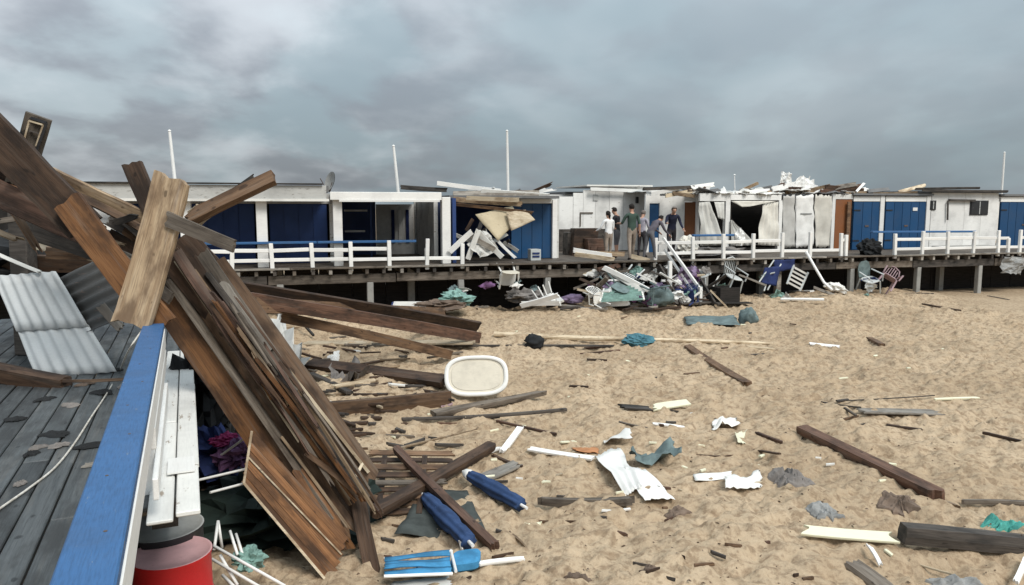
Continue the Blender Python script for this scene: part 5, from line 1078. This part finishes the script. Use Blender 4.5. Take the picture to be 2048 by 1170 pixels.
for i, (p, q_, m, l_) in enumerate((((1205, 534), (1300, 582), 'paint_white', 'upper white plank sloping down from the pier left of the steps'), ((1222, 545), (1290, 586), 'paint_white_worn', 'lower white plank in the heap left of the steps'), ((1195, 540), (1240, 530), 'wood_red', 'reddish board on the heap top left of the steps'),
        ((1170, 602), (1215, 555), 'wood_grey', 'grey board leaning in the heap left of the steps'), ((1040, 612), (1118, 590), 'paint_white', 'white board propped over another before the pier'), ((1042, 608), (1122, 606), 'paint_white_worn', 'worn white board lying under the propped one'), ((1110, 590), (1124, 604), 'paint_white', 'short white board closing the propped pair'),
        ((1145, 500), (1225, 512), 'paint_white', 'white beam lying on the pier before the people'), ((1148, 508), (1230, 520), 'wood_pale', 'pale board on the pier edge before the people'), ((1180, 506), (1250, 508), 'wood_tan', 'tan board on the pier at the feet of the people'), ((1260, 512), (1300, 522), 'wood_pale', 'pale plank hanging off the pier edge by the steps'),
        ((1190, 610), (1260, 606), 'paint_white', 'white board on the sand below the mint lounger'))):
    vplank(l_, p, q_, (-.8 if p[1] > 525 else .15), (-1.5 if q_[1] > 540 else .05), .15, .06, m, RNG.uniform(-10, 25))
lump('tarpaulin', 'dark teal tarpaulin heap left of the beach steps', 'tarpaulin', onv(1240, 588, -.6), .75, .5, .45, 'cloth_matgrey', 135, PA, None, None, .5, 26, 12)
lump('bundle', 'grey green round bundle on the sand before the steps', 'bundle', onv(1318, 594, -1.5), .45, .4, .32, 'cloth_tealgrey', 136, PA, None, None, .22, 24, 12)
lump('cloth_bundle', 'mint green cloth on the sand below the torn cabin', 'cloth', onv(912, 600, -1.0), .45, .4, .22, 'cloth_mint', 138, PA, None, None, .5, 22, 12)
lump('cloth_bundle', 'purple flat bundle before the pier left of the heap', 'cloth', onv(1145, 598, -.7), .35, .3, .15, 'cloth_lilac', 139, PA, None, None, .25)
lump('cloth_bundle', 'grey dark bundle under the pier left of the propped boards', 'cloth', onv(1050, 594, -.3), .55, .4, .2, 'cloth_stone', 140, PA, None, None, .55, 22, 10)
lump('cloth_bundle', 'brown rubbish mound by the mint green cloth', 'cloth', onv(880, 612, -1.2), .7, .4, .16, 'cloth_brownrag', 141, PA, None, None, .6, 24, 10)
lump('cloth_bundle', 'black bundle on the pier in front of the bright blue doors', 'cloth', PW(U(1742, .5), .5, DZ + .22), .42, .3, .34, 'cloth_dark', 142, PA, None, None, .4, 22, 12)
lump('cloth_bundle', 'white cloth over the blue handrail near the heart opening', 'cloth', onv(1478, 478, .45), .17, .15, .3, 'cloth_white', 143, PA, None, None, .4)
lump('cloth_bundle', 'beige sack on the pier by the first brown door', 'cloth', PW(U(1376, 1), 1, DZ + .3), .35, .3, .4, 'cloth_cream', 144, PA, None, None, .3)
lump('tarpaulin', 'grey green low heap behind the white railing by the curtains', 'tarpaulin', PW(U(1420, .9), .9, DZ + .1), 1.3, .5, .2, 'cloth_stone', 145, PA, None, None, .5, 24, 10)
for i, (px, w, h_, v) in enumerate(((1168, .9, .95, 3.0), (1148, .5, .8, 3.3), (1195, .6, .6, 2.6))):
    t = thing('cabinet', ['tall brown cabinet wrecked behind the people', 'dark brown cabinet left of the tall one', 'low brown cupboard right in front of the tall cabinet'][i], 'cabinet', PW(U(px, v), v, DZ), PA); uu = U(px, v); m = ['wood_dark', 'wood_charcoal', 'wood_red'][i]
    part(t, 'carcass', MB().pbox(uu - w / 2, uu + w / 2, v, v + .5, DZ, DZ + h_, 0, .12 - .1 * i), m, .01); part(t, 'door', MB().pbox(uu - w * .45, uu - .01, v - .03, v - .004, DZ + .08, DZ + h_ * .55), m, .006); part(t, 'door', MB().pbox(uu + .01, uu + w * .45, v - .03, v - .004, DZ + .08, DZ + h_ * .55), m, .006)
cr = thing('crate', 'pale blue plastic crate in front of the bright blue wall', 'crate', PW(U(1072, 1), 1, DZ), PA); cu = U(1072, 1)
for (a, b, c_, d) in ((-.17, .17, 0, .03), (-.17, .17, .31, .34), (-.17, -.14, .032, .308), (.14, .17, .032, .308)): part(cr, 'side', MB().pbox(cu + a, cu + b, 1 + c_, 1 + d, DZ, DZ + .36), 'plastic_pearl', .006)
for z in (.1, .2): part(cr, 'band', MB().pbox(cu - .12, cu + .12, .985, .998, DZ + z, DZ + z + .06), 'cloth_navy')

for (l_, p, q_, w, m) in (('pale board lying along the pier foot below the folding chair', (1480, 596), (1560, 592), .2, 'wood_pale'), ('white board lying along the pier foot below the slatted lounger', (1560, 600), (1650, 601), .16, 'paint_white'), ('worn white board behind the other white board at the pier foot', (1540, 588), (1625, 588), .18, 'paint_white_worn'),
        ('charcoal board on the sand left of the dark broken box', (1390, 604), (1440, 612), .14, 'wood_charcoal'), ('grey board on the sand under the hanging plastic chair', (985, 606), (1060, 600), .16, 'wood_driftgrey'), ('dark board on the sand under the mint green cloth', (850, 618), (935, 612), .14, 'wood_dark')):
    gplank(l_, p, q_, w, .05, m, 5, z=(.03, .03))
chair('small white plastic chair upside down before the pier at the torn cabin', hang(1090, 592, -.9), 2.7, .2, PA + .7, 'plastic_white', .8)
chair('navy garden chair lying below the purple cloth', hang(1375, 592, -1.3), 1.5, .3, PA + 1.9, 'cloth_navy', .9, None, None, True)
chair('pale chair tangled deep in the heap left of the steps', hang(1262, 560, -.5), 2.1, -.6, PA - .4, 'plastic_pearl', .95, None, None, True)
chair('white lattice chair tangled in front of the mint lounger', hang(1196, 596, -1.6), 1.3, 1.1, PA + 2.4, 'plastic_white', .75, None, None, True)
r = random.Random(77)
for i, (px, py, m) in enumerate(((1185, 570, 'wood_dark'), (1235, 560, 'paint_white'), (1265, 575, 'wood_grey'), (1300, 560, 'paint_white_worn'), (1330, 580, 'wood_dark'), (1210, 590, 'paint_white'), (1290, 600, 'wood_driftgrey'), (1345, 560, 'paint_white_worn'), (1410, 585, 'wood_grey'), (1430, 565, 'wood_charcoal'), (1505, 560, 'wood_driftgrey'), (1655, 585, 'wood_driftgrey'))):
    a = r.uniform(-.9, .9); dx, dy = 32 * math.cos(a), 26 * math.sin(a)
    vplank('slender %s stick in the tangle before the pier, %s' % (['dark', 'white', 'grey', 'worn white', 'black brown', 'short white', 'pale grey', 'chipped white', 'grey', 'charcoal', 'pale grey', 'pale grey'][i], ['far left of the heap', 'left of the grey green chair', 'in the heap middle', 'right beside the newel post', 'under the stair rail', 'over the mint lounger', 'before the steps', 'across the stairs', 'by the pier pile', 'above the dark box', 'by the folding chair', 'by the bent tube'][i]), (px - dx, py - dy), (px + dx, py + dy), r.uniform(-1.3, -.7), r.uniform(-1.3, -.7), r.uniform(.05, .1), .04, m, r.uniform(-30, 30))
r = random.Random(91)
for i in range(46):                                     # scraps caught along the edge of the pier and in the heap
    heap = i < 30
    px, py = (r.uniform(1165, 1420), r.uniform(535, 606)) if heap else (r.choice((r.uniform(1440, 1800), r.uniform(900, 1160))), r.uniform(560, 602)); v = -1.7 + (606 - py) / 70 * 1.4 if heap else r.uniform(-.7, -.2); w, h = r.uniform(8, 24), r.uniform(5, 16)
    c = [onv(px + dx, py + dy, v + r.uniform(-.12, .12)) for dx, dy in ((-w, r.uniform(-4, 4)), (r.uniform(-4, 4), -h), (w, r.uniform(-4, 4)), (r.uniform(-4, 4), h))]
    sheet4('torn_scrap', 'crumpled scrap caught in the tangle %s' % ('around the beach steps' if heap else 'along the foot of the pier'), 'scrap', c, r.choice(['cloth_white', 'cloth_palegrey', 'cloth_lilac', 'cloth_tealgrey', 'plastic_pearl', 'cloth_stone', 'cloth_purple', 'cloth_navy', 'cloth_mint']), .012, 400 + i, .08, 8, 8, 'crumpled scraps %s' % ('at the steps' if heap else 'along the pier foot'), .15)
r = random.Random(92)
for i in range(30):
    px, py = r.uniform(1165, 1440), r.uniform(540, 606); a = r.uniform(-1.2, 1.2); L = r.uniform(12, 34); v = -1.6 + (606 - py) / 70 * 1.3
    vplank('thin broken lath in the tangle around the beach steps', (px - L * math.cos(a), py - L * .8 * math.sin(a)), (px + L * math.cos(a), py + L * .8 * math.sin(a)), v + r.uniform(-.2, .2), v + r.uniform(-.2, .2), r.uniform(.03, .08), .03, r.choice(['paint_white', 'paint_white_worn', 'wood_dark', 'wood_grey', 'wood_pale', 'wood_charcoal']), r.uniform(-30, 30), jag=(.04, .1), group='broken laths around the steps')
# ------------------------------------------------------------------ small litter on the sand
OCC = []
def smallset(count, label, cat, group, mats, lr, wr, t, name, ylo=620, yhi=1165, xlo=640, xhi=2040, seed=3):
    r = random.Random(seed); protos = []
    for i in range(6):
        protos.append(plank_mesh(name, 1.0, 1.0, 1.0, 900 + seed * 10 + i, (.12, .2), .04, (1, r.uniform(.5, 1)), 3))
    for m_ in protos: m_.materials.append(MATS[r.choice(mats)])
    n_ = 0
    while n_ < count:
        px = r.uniform(xlo, xhi); py = ylo + (yhi - ylo) * r.random() ** .8
        if px < 640 + (py - 850) * .5 and py > 800: continue
        p = G(px, py); sc_ = min(1.0, p.y / 15); L = r.uniform(*lr) * sc_; w = r.uniform(*wr) * sc_; a = r.gauss(.05, .45)
        o = bpy.data.objects.new(name, r.choice(protos)); COL.objects.link(o)
        o.matrix_basis = Matrix.Translation(p + Vector((0, 0, t * .3))) @ Matrix.Rotation(a, 4, 'Z') @ Matrix.Rotation(r.uniform(-.12, .12), 4, 'Y') @ Matrix.Diagonal((L, w, t, 1)); tag(o, label, cat, group); n_ += 1
smallset(64, 'small dark wood splinter lying on the sand', 'splinter', 'dark splinters scattered on the sand', ['wood_dark', 'wood_charcoal', 'wood_red', 'wood_brown'], (.12, .55), (.025, .07), .03, 'wood_splinter', xhi=1750, seed=3)
smallset(75, 'small pale broken chip lying on the sand', 'chip', 'pale chips scattered on the sand', ['paint_white_worn', 'wood_pale', 'paint_cream', 'wood_driftgrey'], (.06, .26), (.03, .09), .025, 'pale_chip', ylo=605, yhi=1000, xhi=1900, seed=4)
smallset(95, 'small dark wood splinter by the rubble left of the table top', 'splinter', 'dark splinters in the rubble', ['wood_dark', 'wood_charcoal', 'wood_brown', 'wood_grey'], (.2, .9), (.04, .1), .04, 'wood_splinter', 640, 900, 600, 900, 5)
smallset(46, 'pale wood splinter by the rubble left of the table top', 'splinter', 'pale splinters in the rubble', ['wood_pale', 'wood_tan', 'paint_white_worn'], (.15, .7), (.04, .09), .035, 'wood_splinter', 640, 820, 560, 880, 6)
smallset(70, 'small broken board in the wrack line before the pier', 'splinter', 'broken boards before the pier', ['wood_dark', 'wood_grey', 'paint_white_worn', 'wood_charcoal', 'wood_driftgrey'], (.3, 1.2), (.06, .14), .06, 'broken_board', 598, 620, 860, 1420, 7)
mb = MB(); r = random.Random(8)
for _ in range(700):
    px = r.uniform(600, 2080); py = 605 + 570 * r.random() ** .75
    p = G(px, py); a = r.uniform(0, 3.14); L = r.uniform(.008, .03) * (.5 + p.y / 20); w = r.uniform(.004, .010) * (.5 + p.y / 20); d = Vector((math.cos(a), math.sin(a), 0)); e = Vector((-d.y, d.x, 0)); z = Vector((0, 0, r.uniform(.006, .016)))
    mb.add([p - d * L - e * w, p + d * L - e * w * .6, p + d * L * .9 + e * w, p - d * L + e * w * .8, p + z], [(0, 1, 4), (1, 2, 4), (2, 3, 4), (3, 0, 4)], r.choice((0, 0, 0, 0, 1, 1, 2)))
single('fine_litter', 'fine crumbs of wood and litter strewn all over the sand', 'litter', mb, ['wood_brown', 'cloth_brownrag', 'wood_pale'], (0, 12, 0), 0, None, 0, False, 'stuff')

# ------------------------------------------------------------------ people on the pier
def person(label, u_, v_, z_, height, heading, top, legs, hair, bend=0.0, arms=((.1, -.25, .0), (.1, -.25, .0)), stride=.12, bare_legs=False, bare_arms=True, head_tilt=0.1, elbow=(.3, .3), long_hair=False):
    """arms: (outward, forward-swing angle) per side; x right, y forward, z up in body space"""
    s = height / 1.75
    J = {}; E = []
    def add(n, p, r, par=None):
        J[n] = (Vector(p), r)
        if par: E.append((par, n))
    ca, sa = math.cos(bend), math.sin(bend)
    def T(x, y, z): return Vector((x, y * ca + (z - .95) * sa, .95 + (z - .95) * ca - y * sa))     # bend forward at the hip
    add('pelvis', (0, 0, .95), (.155, .105)); add('waist', T(0, 0, 1.12), (.135, .095), 'pelvis'); add('chest', T(0, .0, 1.32), (.17, .11), 'waist'); add('collar', T(0, -.01, 1.44), (.12, .085), 'chest')
    add('neck', T(0, .0, 1.52), (.052, .055), 'collar')
    h = T(0, .015 + .08 * head_tilt, 1.60); add('jaw', h, (.068, .078), 'neck'); add('skull', T(0, .01 + .16 * head_tilt, 1.685), (.078, .092), 'jaw'); add('crown', T(0, .0 + .2 * head_tilt, 1.745), (.05, .06), 'skull')
    for sx, sd_, (ow, sw, _), el in ((1, 'r', arms[0], elbow[0]), (-1, 'l', arms[1], elbow[1])):
        sh = T(sx * .185, -.005, 1.43); add('sh_' + sd_, sh, (.062, .062), 'collar')
        d1 = Vector((sx * ow, math.sin(-sw), -math.cos(sw))).normalized(); e1 = sh + d1 * .29; add('el_' + sd_, e1, (.044, .044), 'sh_' + sd_)
        d2 = Vector((sx * ow * .4, math.sin(-sw + el), -math.cos(-sw + el))).normalized(); w1 = e1 + d2 * .25; add('wr_' + sd_, w1, (.030, .030), 'el_' + sd_); add('ha_' + sd_, w1 + d2 * .09, (.034, .020), 'wr_' + sd_)
        st_ = stride * sx; hp = Vector((sx * .09, 0, .90)); add('hip_' + sd_, hp, (.092, .095), 'pelvis')
        kn = Vector((sx * .10, st_ * .55 + .03, .49)); add('kn_' + sd_, kn, (.060, .064), 'hip_' + sd_); an = Vector((sx * .11, st_, .085)); add('an_' + sd_, an, (.040, .045), 'kn_' + sd_)
        add('toe_' + sd_, an + Vector((sx * .02, .15, -.045)), (.040, .030), 'an_' + sd_)
    names = list(J); me = bpy.data.meshes.new('person'); me.from_pydata([tuple(J[n][0] * s) for n in names], [(names.index(a), names.index(b)) for a, b in E], []); me.update()
    o = bpy.data.objects.new('person', me); COL.objects.link(o); md = o.modifiers.new('skin', 'SKIN'); md.use_smooth_shade = True
    bm = bmesh.new(); bm.from_mesh(me); lay = bm.verts.layers.skin.verify()
    for i, vtx in enumerate(bm.verts):
        r_ = J[names[i]][1]; vtx[lay].radius = (r_[0] * s, r_[1] * s); vtx[lay].use_root = (i == 0)
    bm.to_mesh(me); bm.free(); sb = o.modifiers.new('sub', 'SUBSURF'); sb.levels = 2; sb.render_levels = 2
    dg = bpy.context.evaluated_depsgraph_get(); em = bpy.data.meshes.new_from_object(o.evaluated_get(dg)); o.modifiers.clear(); o.data = em; bpy.data.meshes.remove(me)
    for m_ in (top, legs, 'skin', 'shirt_black'): em.materials.append(MATS[m_])
    segs = [(J[a][0] * s, J[b][0] * s, a, b) for a, b in E]
    def seg_mat(b):
        if b in ('waist', 'chest', 'collar') or b.startswith('sh_'): return 0
        if b.startswith('el_'): return 0
        if b.startswith('wr_'): return 2 if bare_arms else 0
        if b.startswith('ha_') or b in ('neck', 'jaw', 'skull', 'crown'): return 2
        if b.startswith('toe_'): return 3
        if b.startswith('an_'): return 2 if bare_legs else 1
        return 1
    for pl in em.polygons:
        c = pl.center; best = None
        for a, b, na, nb in segs:
            ab = b - a; t_ = max(0, min(1, (c - a).dot(ab) / ab.length_squared)); d_ = (c - (a + ab * t_)).length
            if best is None or d_ < best[0]: best = (d_, nb)
        pl.material_index = 0 if best[1] == 'neck' and c.z < (J['neck'][0].z - .03) * s else seg_mat(best[1]); pl.use_smooth = True
    bm = bmesh.new(); bm.from_mesh(em)                      # fingers and nose on the same mesh
    def spike(p, d, r0, L, mi):
        d = d.normalized(); a = d.orthogonal().normalized(); b = d.cross(a); rings = []
        for f, k in ((0, 1), (.5, .95), (1, .55)): rings.append([bm.verts.new(p + d * L * f + (a * math.cos(t_) + b * math.sin(t_)) * r0 * k - Vector((0, 0, .25 * L * f * f))) for t_ in (0, 1.57, 3.14, 4.71)])
        for i in range(2):
            for j in range(4): fc_ = bm.faces.new((rings[i][j], rings[i][(j + 1) % 4], rings[i + 1][(j + 1) % 4], rings[i + 1][j])); fc_.material_index = mi; fc_.smooth = True
        bm.faces.new(rings[2]).material_index = mi
    for sd_, sx in (('r', 1), ('l', -1)):
        w1, h1 = J['wr_' + sd_][0] * s, J['ha_' + sd_][0] * s; d = (h1 - w1).normalized(); side = Vector((1, 0, 0)) - d * d.x; side.normalize()
        for i, L in enumerate((.065, .075, .07, .055)): spike(h1 + side * (.012 * (i - 1.5)) * 1.2, d, .008, L * s, 2)
        spike(w1 + d * .04 + side * .028 * -sx, d - side * .8 * sx, .009, .05 * s, 2)
    hd_ = (J['jaw'][0].lerp(J['skull'][0], .35)) * s; spike(hd_ + Vector((0, .075 * s, 0)), Vector((0, 1, -.3)), .012, .025, 2)
    for sx in (-1, 1): spike(hd_ + Vector((sx * .07 * s, .0, .01)), Vector((sx, -.4, .1)), .016, .018, 2)
    bm.to_mesh(em); bm.free()
    M = Matrix.Translation(PW(u_, v_, z_)) @ Matrix.Rotation(heading, 4, 'Z'); o.matrix_basis = M; tag(o, label, 'person', 'people on the pier'); o.name = 'person'
    hc = (J['skull'][0] + Vector((0, -.012, .018))) * s; mb2 = MB(); vs = []; n = 16; m = 7
    for j in range(m + 1):
        for i in range(n):
            ph = 2 * math.pi * i / n; th = math.pi * (.62 + (.2 if math.sin(ph) < -.1 else 0)) * j / m; d = Vector((math.sin(th) * math.cos(ph), math.sin(th) * math.sin(ph), math.cos(th))); k = 1 + .1 * mnoise.noise(d * 4 + Vector((u_, v_, 0)))
            if math.sin(ph) > .1 and d.z < .35: d = Vector((d.x * .75, d.y * .72, .35))
            vs.append(hc + Vector((d.x * .093, d.y * .108, d.z * .098)) * k * s)
    o2 = link('hair', mb2.add(vs, [(j * n + i, (j + 1) * n + i, (j + 1) * n + (i + 1) % n, j * n + (i + 1) % n) for j in range(m) for i in range(n)]).mesh('hair'), hair, o, None, 0, True)
    if long_hair:
        pt = [hc + Vector((0, -.07, .02)) * s, hc + Vector((0, -.12, -.08)) * s, hc + Vector((0, -.11, -.22)) * s]; link('ponytail', MB().tube(pt, [.04, .035, .012], 8).mesh('ponytail'), hair, o, None, 0, True)
    return o
def pu(px, v): return U(px, v, 500)
B = PA
person('person in white top and beige trousers seen from behind, hands in front', pu(1217, .35), .35, DZ, 1.54, B + .15, 'shirt_white', 'trousers_khaki', 'hair_dark', .03, ((.12, -.15, 0), (.35, -.3, 0)), .06, False, False, .3, (.7, .9), True)
person('person in black top and grey shorts behind the one in white', pu(1234, 1.0), 1.0, DZ, 1.66, B + .7, 'shirt_black', 'trousers_grey', 'hair_dark', .1, ((.5, -.9, 0), (.1, -.1, 0)), .05, True, True, .4, (.8, .5))
person('tall person in dark green shirt and khaki trousers seen from behind', pu(1263, .3), .3, DZ, 1.76, B - .1, 'shirt_green', 'trousers_khaki', 'hair_dark', .04, ((.2, .15, 0), (.45, -.25, 0)), .2, False, True, .15, (.25, 1.3))
person('person in pale lilac shirt standing behind the top of the steps', pu(1283, 1.3), 1.3, DZ, 1.56, B - .9, 'shirt_lilac', 'trousers_dark', 'hair_grey', .05, ((.15, -.2, 0), (.1, -.1, 0)), .06, False, True, .5, (.9, .3))
person('person in grey jacket bending forward at the top of the steps', pu(1300, .0), .05, DZ, 1.66, B - 1.2, 'shirt_grey', 'trousers_grey', 'hair_dark', .85, ((.15, -.5, 0), (.12, -.6, 0)), .16, False, False, .2, (.4, .5))
person('person in dark navy jacket behind the railing by the first brown door', pu(1342, .9), .9, DZ, 1.74, B + 2.9, 'shirt_navy', 'trousers_dark', 'hair_grey', .32, ((.3, -.6, 0), (.28, -.2, 0)), .14, False, False, .5, (1.0, .8))
